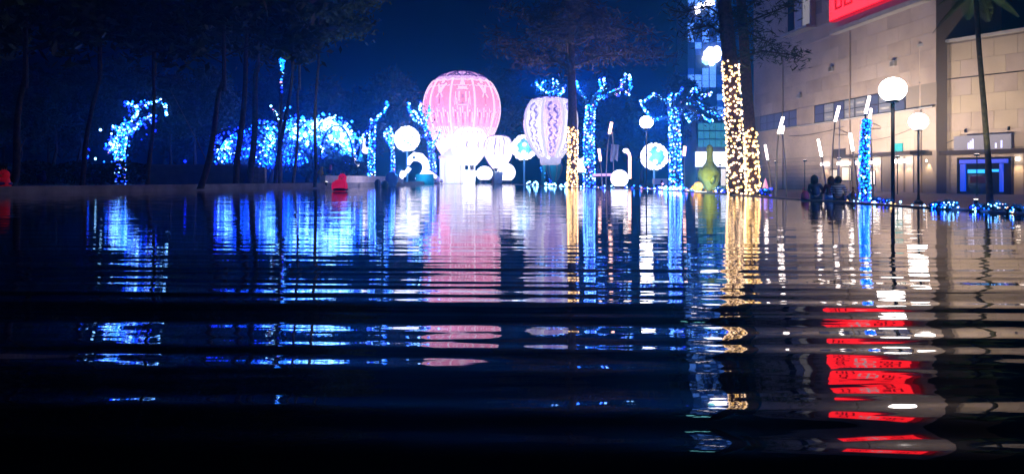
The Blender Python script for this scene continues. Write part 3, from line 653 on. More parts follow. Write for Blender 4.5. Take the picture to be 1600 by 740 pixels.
def tree(name, label, Y, px_base, px_top, py_crown, w, crown, scale=1, bark='bark', leafm='leaf', group=None, foot=GZ, rz=0.0, cat='tree'):
    base = P(px_base, 280, Y); base.z = foot; top = P(px_top, py_crown, Y)
    t = thing(name, label, cat, base, group)
    b = MB(); n = 9; r0 = w*PX(Y)/2; pts = []
    for i in range(n):
        s = i/(n-1); p = base.lerp(top, s); p += Vector((sin(s*5+px_base)*.12, cos(s*4+px_base)*.12, 0))*(s > 0) if i < n-1 else Vector(); pts.append(p)
    b.tube([base-Vector((0, 0, .1))]+pts, [r0*1.5]+[r0*(1.15-.45*i/(n-1)) for i in range(n)], 9); part(b, 'trunk', M[bark], t, True)
    for me, nm, m in ((crown[0], 'limb', bark), (crown[1], 'crown', leafm)):
        me = me.copy() if len(me.materials) and me.materials[0] is not M[m] else me
        if not len(me.materials): me.materials.append(M[m])
        elif me.materials[0] is not M[m]: me.materials[0] = M[m]
        o = bpy.data.objects.new(nm, me); COL.objects.link(o); o.location = top; o.scale = (scale,)*3; o.rotation_euler = (0, 0, rz); hang(o, t)
        if nm == 'crown': o['kind'] = 'stuff'
    return t
TG = 'dark park trees left of the pool'
for i, (lab, Y, pb, pt, w, bark, c, s, lf) in enumerate((
    ('dark slanting trunk nearest the left edge of the picture', 42, 20, 40, 10, 'bark', C_broad, 1.1, 'leaf'),
    ('slim dark tree leaning right, left of the lone blue lit tree', 46, 128, 156, 7, 'bark', C_tall, 1.1, 'leaf'),
    ('straight slim dark tree just right of the lone blue lit tree', 50, 231, 241, 6, 'bark', C_broad, 1.1, 'leaf'),
    ('dark tree whose trunk meets the pale leaning stake', 46, 314, 350, 9, 'bark', C_broad, 1, 'leaf'),
    ('dark thick trunk standing before the left end of the light tunnel', 52, 369, 385, 9, 'bark', C_tall, 1, 'leaf'),
    ('second dark trunk beside the pale block wall end', 55, 389, 403, 10, 'bark', C_broad, .9, 'leaf'),
    ('slim trunk in front of the middle of the light tunnel', 58, 431, 457, 6, 'bark', C_tall, 1, 'leaf'),
    ('slender pale trunk rising right of the cyan cluster', 60, 458, 468, 4.5, 'bark_pale', C_tall, .9, 'leaf_y'),
    ('tree with yellow green leaves hanging above the light tunnel', 56, 492, 498, 5, 'bark', C_broad, 1, 'leaf_y'))):
    tree('tree', lab, Y, pb, pt, (75 if i == 8 else random.uniform(50, 130)), w, c, s*(1.0 if i == 8 else 1.45), bark, lf, TG, .2, i*1.3)
tree('pine_tree', 'feathery brown crown above the gold wrapped trunk by the violet balloon', 62.5, 889, 888, 108, 2, C_pine, 1.12, 'bark', 'leaf_b', None, GZ)
o = [x for x in COL.objects if x.get('label', '').startswith('feathery')][0]
# the row of trees behind the display
BG = 'trees in the row behind the display'
first = None
for i, (px, Y, s, c) in enumerate([(70, 120, 2.2, 0), (190, 118, 2.0, 1), (300, 125, 2.2, 0), (420, 128, 2.0, 1), (540, 132, 2.1, 0), (610, 138, 2.0, 1), (690, 146, 2.2, 0), (770, 150, 2.3, 1), (850, 148, 2.2, 0), (930, 140, 2.2, 1), (1000, 132, 2.0, 0), (1062, 126, 1.7, 1), (250, 140, 2.4, 0), (480, 150, 2.4, 0), (0, 130, 2.2, 1)]):
    tree('tree', 'dark leafy tree in the row behind the lit display', Y, px, px+6, 262-random.uniform(0, 12), 7, (C_broad, C_tall)[c], s*random.uniform(.9, 1.1), 'bark', 'leaf_t', BG, GZ, i*1.7)
UG = 'low dark trees behind the left hedge'
for i, px in enumerate((-30, 28, 84, 122, 232, 262, 300, 326)):
    tree('tree', 'low dark bushy tree in the thicket behind the left hedge', 78+(i*5) % 9, px, px+4, 238-(i*37) % 30, 5, (C_broad, C_tall)[i % 2], 1.05, 'bark', 'leaf', UG, .2, i*2.1)
# dark conifer branches of the gold trees
for (lab, tp, Y, s, py) in (('dark needle crown of the thickest gold lit trunk, in front of the building', tp1, 33, .62, -60), ('dark needle crown over the thinner gold lit trunk', tp2, 37, .6, -40)):
    pass
def bough(root, pts, Y, n, leaf, m, spread):
    k = PX(Y); bp = [P(x, y, Y+i*.5) for i, (x, y) in enumerate(pts)]
    b = MB(); b.tube(bp, [2.2*k*(1-.8*i/(len(bp)-1)) for i in range(len(bp))], 5); part(b, 'branch', M['bark'], root, True)
    b = MB()
    for i in range(n):
        j = random.randrange(len(bp)-1); p = bp[j].lerp(bp[j+1], random.random())
        b.leaf(p+jit(spread*k), leaf*k*random.uniform(.5, 1.3), .16)
    part(b, 'foliage', M[m], root, kind='stuff')
for pts in ([(1140, 50), (1180, 30), (1230, 10), (1262, -12)], [(1145, 95), (1190, 80), (1230, 85), (1255, 90)], [(1140, 40), (1165, 12), (1200, -15), (1250, -30)], [(1138, 60), (1110, 40), (1085, 45), (1062, 60)], [(1136, 30), (1105, 10), (1070, 20), (1045, 15)], [(1132, 0), (1160, 45), (1185, 60), (1215, 72)]):
    bough(gt1, pts, 33, 420, 7, 'leaf', 9)
for pts in ([(892, 95), (930, 90), (965, 80), (1010, 85)], [(892, 105), (860, 95), (830, 88), (795, 75)], [(891, 60), (930, 40), (975, 45), (1020, 55)], [(890, 50), (850, 40), (815, 20), (780, 10)]):
    bough(gt3, pts, 62, 500, 7, 'leaf_b', 9)
# palm on the right
PYm = 34; base = P(1547, 300, PYm); base.z = GZ
palm = thing('palm_tree', 'slim palm tree leaning left in front of the neon doorway', 'palm tree', base)
tp = [base, P(1544, 250, PYm), P(1537, 160, PYm), P(1530, 80, PYm), P(1524, -14, PYm)]
b = MB(); b.tube(tp, [.15, .125, .115, .105, .1], 10); part(b, 'trunk', M['bark'], palm, True)
for i in range(18):
    a = i*2.4; el = 1.0-1.5*(i/18); L = random.uniform(1.3, 2.0); top = tp[-1]; pts = []
    for j in range(7):
        s = j/6; pts.append(top+Vector((cos(a)*L*s*cos(el*(1-s)), sin(a)*L*s*.8, L*s*sin(el)-1.1*s*s*L*.55)))
    b = MB(); b.tube(pts, [.03*(1-.8*j/6) for j in range(7)], 4)
    for j in range(44):
        s = .1+.9*j/44; q = min(5, int(s*6)); p = pts[q].lerp(pts[q+1], s*6-q); d = (pts[q+1]-pts[q]).normalized(); sd_ = d.cross(Vector((0, 0, 1))).normalized()
        for sg_ in (-1, 1):
            l = .42*sin(pi*(.15+.8*s)); e = p+sd_*sg_*l+d*l*.5+Vector((0, 0, -.25*l)); b.add([p-d*.018, p+d*.018, e+d*.008, e-d*.008], [(0, 1, 2, 3)])
    part(b, 'frond', M['leaf_y'] if i % 2 == 0 else M['leaf'], palm)

# small unseen spotlights added at the feet of three trees to brighten their crowns
def added_spot(x, y, z, e, aim, label, col):
    t = thing('added_spotlight', label, 'spotlight', (x, y, z), 'added spotlights under the trees')
    b = MB(); b.tube([(x, y, z), (x, y, z+.15)], .03, 6); part(b, 'stake', M['dark'], t)
    d = (Vector(aim)-Vector((x, y, z+.2))).normalized(); b = MB(); b.tube([Vector((x, y, z+.2))-d*.12, Vector((x, y, z+.2))+d*.1], [.07, .1], 10); part(b, 'housing', M['dark'], t)
    b = MB(); b.tube([Vector((x, y, z+.2))+d*.1, Vector((x, y, z+.2))+d*.12], .085, 10); part(b, 'lens', M['downl'], t)
    lamp('spot', Vector((x, y, z+.2))+d*.2, e, col, .08, t, radians(75), aim, .8)
added_spot(base.x-1.6, base.y-1.5, GZ, 1600, tp[-1], 'small added spotlight at the foot of the palm', (.9, 1, .55))
q = tp3[0]; added_spot(q.x+1.6, q.y+1.2, GZ, 9000, tp3[-2]+Vector((.5, 0, 0)), 'small added spotlight at the foot of the gold trunk by the violet balloon', (1, .66, .5))
q = P(492, 280, 56); added_spot(q.x+1.5, q.y-2.5, .2, 1300, P(520, 20, 56), 'small added spotlight at the foot of the yellow green tree', (.85, 1, .4))
# ------------------------------------------------------------------ balloons
def profile(px_list, Y):
    return [(r*PX(Y), P(0, y, Y).z) for r, y in px_list]
def smooth_prof(pr, n=28):
    out = []; m = len(pr)
    for i in range(n+1):
        u = i/n*(m-1); k = min(m-2, int(u)); t = u-k
        p = [pr[max(0, k-1)], pr[k], pr[k+1], pr[min(m-1, k+2)]]
        q = tuple(.5*(2*p[1][c]+(p[2][c]-p[0][c])*t+(2*p[0][c]-5*p[1][c]+4*p[2][c]-p[3][c])*t*t+(3*p[1][c]-p[0][c]-3*p[2][c]+p[3][c])*t**3) for c in (0, 1))
        out.append((max(0.0, q[0]), q[1]))
    return out
def surf(c, pr, th, v, off=0):
    u = max(0, min(.9999, v))*(len(pr)-1); k = int(u); t = u-k
    r = pr[k][0]+(pr[k+1][0]-pr[k][0])*t; z = pr[k][1]+(pr[k+1][1]-pr[k][1])*t
    dr, dz = pr[k+1][0]-pr[k][0], pr[k+1][1]-pr[k][1]; l = sqrt(dr*dr+dz*dz) or 1; nr, nz = -dz/l, dr/l
    r += nr*off; z += nz*off
    return Vector((c[0]+r*sin(th), c[1]-r*cos(th), z))
def ribbon(b, c, pr, path, w, off=.05):
    """flat printed band along a path of (angle, v) on the envelope; w in metres"""
    pts = [surf(c, pr, a, v, off) for a, v in path]; vs = []
    for i, p in enumerate(pts):
        t = (pts[min(i+1, len(pts)-1)]-pts[max(i-1, 0)]).normalized(); n = Vector((p.x-c[0], p.y-c[1], 0)).normalized() or Vector((0, -1, 0)); s = t.cross(n).normalized()*w/2
        vs += [p-s, p+s]
    b.add(vs, [(2*i, 2*i+1, 2*i+3, 2*i+2) for i in range(len(pts)-1)])
def balloon(label, px, Y, pxprof, ngore, phase, mats, ribmat, energy, lz, name='balloon_lantern', ribw=2.6, crown_v=None, crown_mats=None, lcol=(1, .93, 1)):
    c = P(px, 280, Y); pr = smooth_prof(profile(pxprof, Y)); t = thing(name, label, 'balloon lantern', (c.x, c.y, GZ), 'hot air balloon lanterns')
    n = len(pr)-1; kc = int((crown_v or 0)*n)
    for i in range(ngore):
        a0 = phase+2*pi*i/ngore; a1 = a0+2*pi/ngore
        b = MB(); b.lathe(c, pr[kc:], 6, a0, a1); part(b, 'gore', M[mats[i % len(mats)]], t, True)
        if kc: b = MB(); b.lathe(c, pr[:kc+1], 6, a0, a1); part(b, 'crown_gore', M[crown_mats[i % len(crown_mats)]], t, True)
        b = MB(); b.tube([surf(c, pr, a0, v/24, .06) for v in range(int(24*(crown_v or .04)), 25)], ribw*PX(Y)/2, 5); part(b, 'rib', M[ribmat], t, True)
    lamp('envelope_lamp', (c.x, c.y, lz), energy, lcol, 1.0, t)
    return t, c, pr
# big pink balloon
B1Y = 134
big, bc, bpr = balloon('biggest pink balloon lantern with fleur print and white ribs', 721.5, B1Y,
    [(0, 112), (20, 114.5), (37, 121.5), (49, 134), (56.5, 150), (59.5, 169), (57.5, 188), (50.5, 207), (39, 228), (26, 248)], 10, radians(-13), ['fab_red'], 'rib', 7600, P(0, 226, B1Y).z, crown_v=.3, crown_mats=['fab_lav'], ribw=2.8)
k1 = PX(B1Y)
crownp = MB(); fleur = MB(); fringe = MB(); band = MB(); crest = MB(); crest2 = MB()
for i in range(10):
    m = radians(-13+18+36*i)
    # scrolls on the crown
    for s in (-1, 1):
        ribbon(crownp, bc, bpr, [(m+s*radians(3+11*sin(q/8*pi)), .06+.19*q/8) for q in range(9)], 2.6*k1)
        ribbon(crownp, bc, bpr, [(m+s*radians(13-6*cos(q/6*5)), .2+.04*sin(q/6*5)) for q in range(7)], 1.8*k1)
    ribbon(crownp, bc, bpr, [(m, .08), (m, .25)], 2*k1)
    ribbon(band, bc, bpr, [(m+radians(-18+36*q/12), .29+.02*abs(sin(q/12*pi*2))) for q in range(13)], 2.6*k1)
    ribbon(band, bc, bpr, [(m, .3), (m, .345)], 5*k1)
    ribbon(band, bc, bpr, [(m+radians(-15+30*q/10), .37+.008*(q % 2)) for q in range(11)], 1.2*k1)
    if i % 2 == 0 or i == 9 or i == 1:
        pass
    if i in (0,):
        # crest: hat, face and swirls
        for (x0, v0, x1, v1, w_) in ((-7, .40, 7, .40, 3.0), (-4, .36, 4, .36, 4), (-9, .415, 9, .415, 1.2), (-5, .44, -5, .53, 2.2), (5, .44, 5, .53, 2.2), (-9, .5, -7, .6, 1.4), (9, .5, 7, .6, 1.4), (-6, .56, 6, .56, 1.6), (-10, .44, -11, .56, 1.4), (10, .44, 11, .56, 1.4), (0, .57, 0, .63, 1.6)):
            ribbon(crest, bc, bpr, [(m+radians(x0+(x1-x0)*q/6), v0+(v1-v0)*q/6) for q in range(7)], w_*k1)
        ribbon(crest2, bc, bpr, [(m+radians(-2), .485), (m+radians(2), .485)], 5*k1, .09)
        ribbon(crest2, bc, bpr, [(m, .535), (m, .555)], 3*k1, .09)
    else:
        ribbon(fleur, bc, bpr, [(m, .36), (m, .56)], 2.2*k1)
        for s in (-1, 1):
            ribbon(fleur, bc, bpr, [(m+s*radians(1+11*sin(q/8*3.5)*(q/8)**.5), .45-.10*sin(q/8*3.0)) for q in range(9)], 3.0*k1)
            ribbon(fleur, bc, bpr, [(m+s*radians(2+q*1.1), .455+.012*q) for q in range(4)], 2.4*k1)
    for q in range(9):
        a = m+radians(-14+3.5*q); ribbon(fringe, bc, bpr, [(a, .58+.02*((q*7) % 3)), (a+radians(1), .66+.05*((q*5) % 3))], 1.7*k1)
    for q in range(7):
        a = m+radians(-12+4*q); ribbon(fringe, bc, bpr, [(a, .74), (a, .80+.04*((q*3) % 3))], 2.0*k1)
part(crownp, 'crown_scrolls', M['fab_navy'], big); part(band, 'crown_band', M['print'], big); part(fleur, 'fleur_print', M['print'], big)
part(fringe, 'fringe_print', M['print'], big); part(crest, 'crest_print', M['print'], big); part(crest2, 'crest_gem', M['fab_ice'], big)
b = MB(); b.lathe(bc, profile([(26, 248), (27, 250), (24, 252), (0.1, 252)], B1Y), 24); part(b, 'mouth_ring', M['white_l'], big, True)
b = MB(); b.lathe(bc, [(r, z) for r, z in profile([(13, 268), (15, 270), (14, 280), (12, 292), (0.1, 292)], B1Y)], 20); part(b, 'basket', M['pave'], big, True)
for i in range(8):
    a = i*pi/4+.2; b = MB(); r0, z0 = profile([(25, 250)], B1Y)[0]; r1, z1 = profile([(13.5, 269)], B1Y)[0]
    b.tube([(bc.x+r0*sin(a), bc.y-r0*cos(a), z0), (bc.x+r1*sin(a), bc.y-r1*cos(a), z1)], .06, 4); part(b, 'rope', M['rope'], big)
# violet balloon
B2Y = 92
b2, c2, pr2 = balloon('violet and white balloon lantern behind the gold wrapped trunk', 860, B2Y,
    [(0, 152), (19, 153.5), (31, 159), (39, 172), (42, 188), (41, 203), (36.5, 218), (29, 231), (20, 241), (17, 246)], 8, radians(-20), ['fab_lav', 'fab_ice'], 'printw', 1000, P(0, 200, B2Y).z, crown_v=.22, crown_mats=['fab_lav', 'fab_white'], ribw=4.5)
k2 = PX(B2Y); sea = MB(); swirl = MB(); wh = MB()
for i in range(8):
    m = radians(-20+22.5+45*i)
    for q0 in range(7):                     # lacy curling figures down each gore
        v0 = .27+.085*q0; s = 1 if q0 % 2 else -1
        ribbon(sea, c2, pr2, [(m+s*radians(2+9*sin(q/6*2.6)*(1-.06*q0)), v0+.09*q/6) for q in range(7)], (3.6-.25*q0)*k2, .06)
        ribbon(sea, c2, pr2, [(m-s*radians(3+5*sin(q/5*3.6)), v0+.03+.05*q/5) for q in range(6)], 1.8*k2, .06)
        ribbon(wh, c2, pr2, [(m+s*radians(13-.9*q0+2*sin(q)), v0+.06*q/5) for q in range(6)], 1.5*k2, .09)
    for s in (-1, 1): ribbon(swirl, c2, pr2, [(m+s*radians(4+10*sin(q/8*pi)), .05+.13*q/8) for q in range(9)], 1.6*k2, .06)
    ribbon(wh, c2, pr2, [(m+radians(-22.5+45*q/8), .225) for q in range(9)], 2.2*k2, .08)
part(sea, 'figure_print', M['fab_blue'], b2, kind='stuff'); part(swirl, 'crown_scrolls', M['fab_navy'], b2); part(wh, 'white_print', M['printw'], b2)
b = MB(); b.lathe(c2, profile([(17, 246), (16.5, 252), (15, 258)], B2Y), 20); part(b, 'skirt', M['fab_white'], b2, True)
vase = MB(); vc = P(866, 280, B2Y); vase.lathe(vc, profile([(10.5, 256), (12, 260), (11.5, 266), (9, 274), (5.5, 281), (4, 284), (5, 290), (5, 298)], B2Y), 18); part(vase, 'basket', mat('teal_glass', (.06, .35, .42), .15), b2, True)
for i in range(6):
    a = i*pi/3+.3; b = MB(); b.tube([(vc.x+r*1.02*sin(a), vc.y-r*1.02*cos(a), z) for r, z in profile([(10.5, 256), (12, 260), (11.5, 266), (9, 274), (5.5, 281)], B2Y)], .07, 4); part(b, 'basket_rib', M['steel'], b2, True)
b = MB(); b.sphere(P(857, 246, B2Y-1.4), .2, 10, 8); part(b, 'burner_lamp', M['white_l'], b2, True)
bb_ = {}
scatter_string(bb_, [P(848.5, 256, B2Y), P(849, 280, B2Y)], .16, .1, .22, (['b_aqua', 'b_cyan'], [3, 1])); put_bulbs(bb_, b2)
b = MB(); q = P(849, 255, B2Y); b.tube([q, (q.x, q.y, GZ)], .28, 8); part(b, 'post', M['teal'], b2, True)
lamp('vase_glow', P(862, 262, B2Y-3), 60, (.1, .7, 1), .3, b2)
# two small white balloons
b3, c3, pr3 = balloon('small white balloon lantern with thin grey stripes right of pink balloon', 778.5, 112, [(0, 212), (12, 213), (19, 218), (23, 230), (22, 241), (17, 252), (11, 260), (8.5, 263)], 10, .1, ['fab_white', 'fab_white', 'fab_ice'], 'fab_lav', 1300, P(0, 243, 112).z, ribw=1.2)
sp = MB()
for i in range(10): ribbon(sp, c3, pr3, [(.1+2*pi*(i+.5)/10+.06*sin(q), .2+.4*q/6) for q in range(7)], .22)
part(sp, 'stripe_print', M['fab_blue'], b3)
b = MB(); b.lathe(c3, profile([(6, 268), (7.5, 270), (6.5, 280), (6, 290), (.1, 290)], 112), 14); part(b, 'basket', mat('pale_basket', (.5, .62, .66), .6), b3, True)
for i in range(6):
    a = i*pi/3; b = MB(); r0, z0 = profile([(8.5, 263)], 112)[0]; r1, z1 = profile([(6.5, 269)], 112)[0]; b.tube([(c3.x+r0*sin(a), c3.y-r0*cos(a), z0), (c3.x+r1*sin(a), c3.y-r1*cos(a), z1)], .05, 4); part(b, 'rope', M['rope'], b3)
b4, c4, pr4 = balloon('small dazzling white balloon lantern in front of the pink one', 733, 123, [(0, 199), (14, 200), (24, 206), (29, 219), (28, 231), (22, 244), (14, 254), (10, 258)], 10, .25, ['fab_white'], 'printw', 1500, P(0, 228, 123).z, ribw=1.6)
dt = MB()
for i in range(10):
    for q in range(4): ribbon(dt, c4, pr4, [(.25+2*pi*(i+q/4)/10, .3+.02*(q % 2)), (.25+2*pi*(i+q/4)/10+.04, .32)], .3)
    ribbon(dt, c4, pr4, [(.25+2*pi*(i+.5)/10+.05*sin(q*2), .46+.03*q) for q in range(5)], .3)
part(dt, 'dot_print', M['fab_blue'], b4, kind='stuff')
b = MB(); b.lathe(c4, profile([(9, 266), (10.5, 268), (9.5, 280), (9, 292), (.1, 292)], 123), 16); part(b, 'basket', M['white_l'], b4, True)
for i in range(6):
    a = i*pi/3; b = MB(); r0, z0 = profile([(10, 258)], 123)[0]; r1, z1 = profile([(9.5, 267)], 123)[0]; b.tube([(c4.x+r0*sin(a), c4.y-r0*cos(a), z0), (c4.x+r1*sin(a), c4.y-r1*cos(a), z1)], .06, 4); part(b, 'rope', M['white_l'], b4)
# white pavilion under the big balloon
VY = 128; pv = thing('pavilion', 'dazzling white lit pavilion under the left of the pink balloon', 'pavilion', (*P(707, 280, VY).xy, GZ)); vc = P(707, 280, VY)
b = MB(); b.lathe(vc, profile([(.1, 229), (5, 231), (14, 239), (21, 245), (21.5, 247), (19, 248)], VY), 20); part(b, 'roof', M['pave'], pv, True)
b = MB(); b.lathe(vc, profile([(21.6, 244), (21.8, 248)], VY), 20); part(b, 'roof_edge', M['lav'], pv)
for i in range(8):
    a = i*pi/4+.35; x, y = vc.x+18*PX(VY)*sin(a), vc.y-18*PX(VY)*cos(a); b = MB(); b.tube([(x, y, GZ), (x, y, P(0, 247, VY).z)], .28, 8); part(b, 'column', M['pave'], pv, True)
b = MB(); b.lathe(vc, profile([(13, 248), (13, 292)], VY), 20); part(b, 'drum', M['drum'], pv, True)
lamp('added_haze_light', P(712, 262, 121.8), 2600, (.25, .5, 1), 1.0, pv)  # added blue lamp in front, brightens the haze and the things around
b = MB(); b.lathe(vc, profile([(17, 250.5), (17.5, 253.5), (17, 254)], VY), 20); part(b, 'gilt_band', glow('gilt', (1, .7, .45), 1.0), pv)
# glowing white globes and dome on the ground
def white_globe(px, py, r, Y, label, squash=1.0):
    c = P(px, py, Y); t = thing('ground_globe', label, 'globe lantern', (c.x, c.y, GZ), 'white globe lanterns on the ground')
    b = MB(); b.sphere(c, (r*PX(Y), r*PX(Y), r*PX(Y)*squash), 22, 14); part(b, 'shade', M['white_l'], t, True)
    b = MB(); b.tube([(c.x, c.y, GZ), (c.x, c.y, c.z-r*PX(Y)*.8*squash)], r*PX(Y)*.55, 12); part(b, 'plinth', M['dark'], t)
white_globe(757, 271, 13, 122.5, 'white ground globe left of the small striped balloon basket', .9)
white_globe(791, 269.5, 14.5, 116, 'largest white ground globe right of the small striped balloon basket')
white_globe(912, 259, 13, 86, 'white ground globe half behind the blue lit trunk', .95)
white_globe(968, 279, 14, 58, 'white half dome lantern near the orange crook lamp')

# openwork balls on poles
def flower_ball(px, py, r, Y, label, teal=.35, seed=1):
    c = P(px, py, Y); R = r*PX(Y); rn = random.Random(seed)
    t = thing('flower_ball', label, 'ball lantern', (c.x, c.y, GZ), 'openwork ball lanterns on poles')
    b = MB(); b.sphere(c, R*.86, 20, 14); part(b, 'core', M['ball_t'], t, True)
    n = 96; b = MB(); ga = pi*(3-sqrt(5))
    for i in range(n):
        z = 1-2*(i+.5)/n; q = sqrt(1-z*z); p = Vector((q*cos(ga*i), q*sin(ga*i), z))
        front = p.y < -.72 and rn.random() < teal*2.2
        if front: continue
        b.sphere(c+p*R*.9, R*.165*rn.uniform(.75, 1.1), 8, 6)
    part(b, 'petals', M['ball'], t, True, kind='stuff')
    b = MB(); b.tube([(c.x, c.y, GZ), (c.x, c.y, c.z-R*.85)], .14*Y/100, 8); part(b, 'pole', mat('blue_pole', (.2, .5, .7), .5), t)
    lamp('ball_glow', (c.x, c.y-R*1.5, c.z), 400*R, (.05, .4, 1), R*.4, t)
flower_ball(636, 217, 19.5, 112, 'white openwork ball on a pole left of the pink balloon', .1, 2)
flower_ball(819, 230.5, 19.5, 98, 'openwork ball with teal centre between small striped and violet balloons', .35, 5)
flower_ball(1022, 244.5, 21, 60, 'openwork ball with teal centre below the globe lamp', .3, 9)
t = thing('plinth_box', 'small pinkish box at the foot of the openwork ball near drooping blue tree', 'box', P(1032, 283, 58))
b = MB(); b.box(P(1031, 283.5, 58), (20*PX(58), .8, 9*PX(58))); part(b, 'box', M['planter'], t)
b = MB(); b.box(P(1034, 284.5, 57.5), (3*PX(58), .1, 6*PX(58))); part(b, 'label_plate', M['maroon'], t)
# crescent lantern
KY = 112; t = thing('crescent_lantern', 'white crescent shaped lantern below the left openwork ball', 'lantern', (*P(655, 280, KY).xy, GZ))
b = MB(); pts = [(638, 258), (641, 249), (648, 244.5), (657, 246), (664, 253), (666, 262), (662, 271), (655, 277), (649, 279)]
b.tube([P(x, y, KY) for x, y in pts], [q*PX(KY) for q in (2, 5, 7, 7, 6, 5.5, 4.5, 2.8, 1)], 10); part(b, 'shade', M['white_l'], t, True)
b = MB(); b.lathe((P(648, 0, KY).x, KY-.9), [(.05, P(0, 244, KY).z), (.28, P(0, 246, KY).z), (.05, P(0, 249, KY).z)], 10); part(b, 'eyelet', M['teal'], t)
b = MB(); b.tube([P(640, 262, KY), P(634, 270, KY), P(632, 276, KY)], [.35, .3, .1], 8); part(b, 'tail', M['white_l'], t, True)
b = MB(); b.tube([P(664, 266, KY), P(674, 272, KY), P(682, 277, KY)], [.3, .35, .25], 8); part(b, 'garland', M['white_l'], t, True)
b = MB(); b.box((*P(664, 0, KY).xy, (GZ+P(0, 272, KY).z)/2), (28*PX(KY), 1, P(0, 272, KY).z-GZ)); part(b, 'stand', M['teal'], t)
lamp('stand_glow', P(660, 276, KY-1.5), 120, (.1, .6, 1), .3, t)
t = thing('mound_lantern', 'small dark pink mound beside the white pavilion at pool end', 'ornament', P(681, 284, 122.5))
b = MB(); b.sphere(P(681, 281, 122.5), (6.5*PX(119), .5, 7*PX(119)), 12, 8); b.sphere(P(690, 283, 122.5), (2.5*PX(119), .3, 3*PX(119)), 10, 6); part(b, 'mound', mat('dusky_pink', (.35, .18, .3), .8), t, True)

# ------------------------------------------------------------------ light tunnel
LY = 92; tun = thing('light_tunnel', 'long tunnel of arches covered in blue and white string lights', 'light tunnel', (*P(445, 280, LY).xy, .2))
def arch_pts(px0, px1, top, Y, n=18):
    return [P((px0+px1)/2-(px1-px0)/2*cos(pi*i/n), 262-(262-top)*sin(pi*i/n)**.8, Y) for i in range(n+1)]
bulbs = {}
for i, (a_, b_, top, Y) in enumerate(((338, 432, 203, 82), (372, 470, 192, 88), (408, 506, 186, 94), (452, 552, 183, 86), (470, 556, 181, 92), (500, 552, 196, 84))):
    pts = arch_pts(a_, b_, top, Y); b = MB(); b.tube(pts, .09, 5); part(b, 'arch', M['dark'], tun)
    scatter_string(bulbs, pts, .3, .12, .16, (['b_white', 'b_cyan', 'b_blue'], [1, 4, 5]))
def cluster(px, py, rx, ry, n, pal, r=.14, Y=88):
    for i in range(int(n*1.5)):
        bulbs.setdefault(random.choices(*pal)[0], []).append((P(px+random.gauss(0, rx), py+random.gauss(0, ry), Y+random.uniform(-4, 4)), r*1.15*random.uniform(.6, 1.3)))
W = (['b_white', 'b_cyan', 'b_blue'], [6, 4, 2]); CY = (['b_white', 'b_cyan', 'b_blue'], [.4, 4, 5]); DB = (['b_cyan', 'b_blue'], [1.2, 4])
for (px, py, rx, ry, n, pal, r) in ((355, 234, 6, 7, 60, W, .16), (352, 240, 10, 9, 60, CY, .13), (422, 212, 5, 9, 55, W, .15), (416, 222, 7, 14, 60, CY, .13), (420, 250, 8, 6, 50, CY, .14), (392, 240, 6, 10, 45, CY, .13), (390, 225, 16, 14, 60, DB, .12),
        (472, 206, 8, 9, 110, W, .2), (468, 200, 18, 9, 90, CY, .14), (498, 195, 8, 4, 40, W, .18), (515, 196, 14, 6, 70, W, .17), (530, 212, 9, 8, 80, W, .17), (541, 230, 4, 12, 90, W, .19), (512, 215, 14, 12, 90, CY, .13), (490, 222, 18, 10, 80, DB, .12), (455, 232, 9, 12, 50, DB, .12), (440, 245, 12, 8, 50, CY, .12), (465, 250, 8, 5, 30, CY, .12), (454, 205, 2, 12, 22, CY, .13), (540, 250, 4, 5, 30, W, .16), (375, 215, 14, 9, 40, DB, .11), (348, 225, 10, 10, 40, DB, .12), (550, 222, 8, 10, 30, CY, .13)):
    cluster(px, py, rx, ry, n, pal, r)
put_bulbs(bulbs, tun)
lv = MB()
for i in range(3200):
    px = random.uniform(336, 556); top = 262-(262-186)*sin(pi*(px-330)/232)**.7; lv.leaf(P(px, random.uniform(top, 268), random.uniform(84, 96)), random.uniform(.2, .45))
part(lv, 'foliage', M['leaf_t'], tun, kind='stuff')
for px, py, e in ((355, 235, 90), (420, 225, 90), (472, 208, 200), (530, 208, 200), (545, 240, 90)): lamp('tunnel_glow', P(px, py, 79), e*1.6, (.01, .08, 1), .6, tun)

# stray lights hung in the dark trees
for px, py, Y, m, lab in ((157, 203, 60, 'b_white', 'single white light hanging left of the lone blue lit tree'), (397, 163, 58, 'b_cyan', 'single blue light hanging above the left of the tunnel'), (289, 252, 60, 'b_blue', 'small blue light on top of the garden wall')):
    t = thing('hanging_light', lab, 'light', P(px, py, Y), 'stray lights in the dark trees')
    b = MB(); b.rbulb(P(px, py, Y), 2*PX(Y)); part(b, 'bulb', M[m], t, True)
    b = MB(); b.tube([P(px, py-2, Y), P(px+.4, py-40, Y)], .01, 3); part(b, 'cord', M['dark'], t)
t = thing('blue_light_knot', 'knot of blue lights low at far left', 'lights', P(139, 244, 62)); bb_ = {}
scatter_string(bb_, [P(138, 232, 62), P(136, 240, 62), P(140, 249, 62)], .14, .08, .1, (['b_cyan', 'b_blue'], [1, 2])); bb_.setdefault('b_white', []).append((P(149, 248, 62), .12)); put_bulbs(bb_, t, name='bulbs')
b = MB(); q = P(139, 232, 62); b.tube([q, (q.x, q.y, .2)], .03, 5); part(b, 'stake', M['bark'], t)

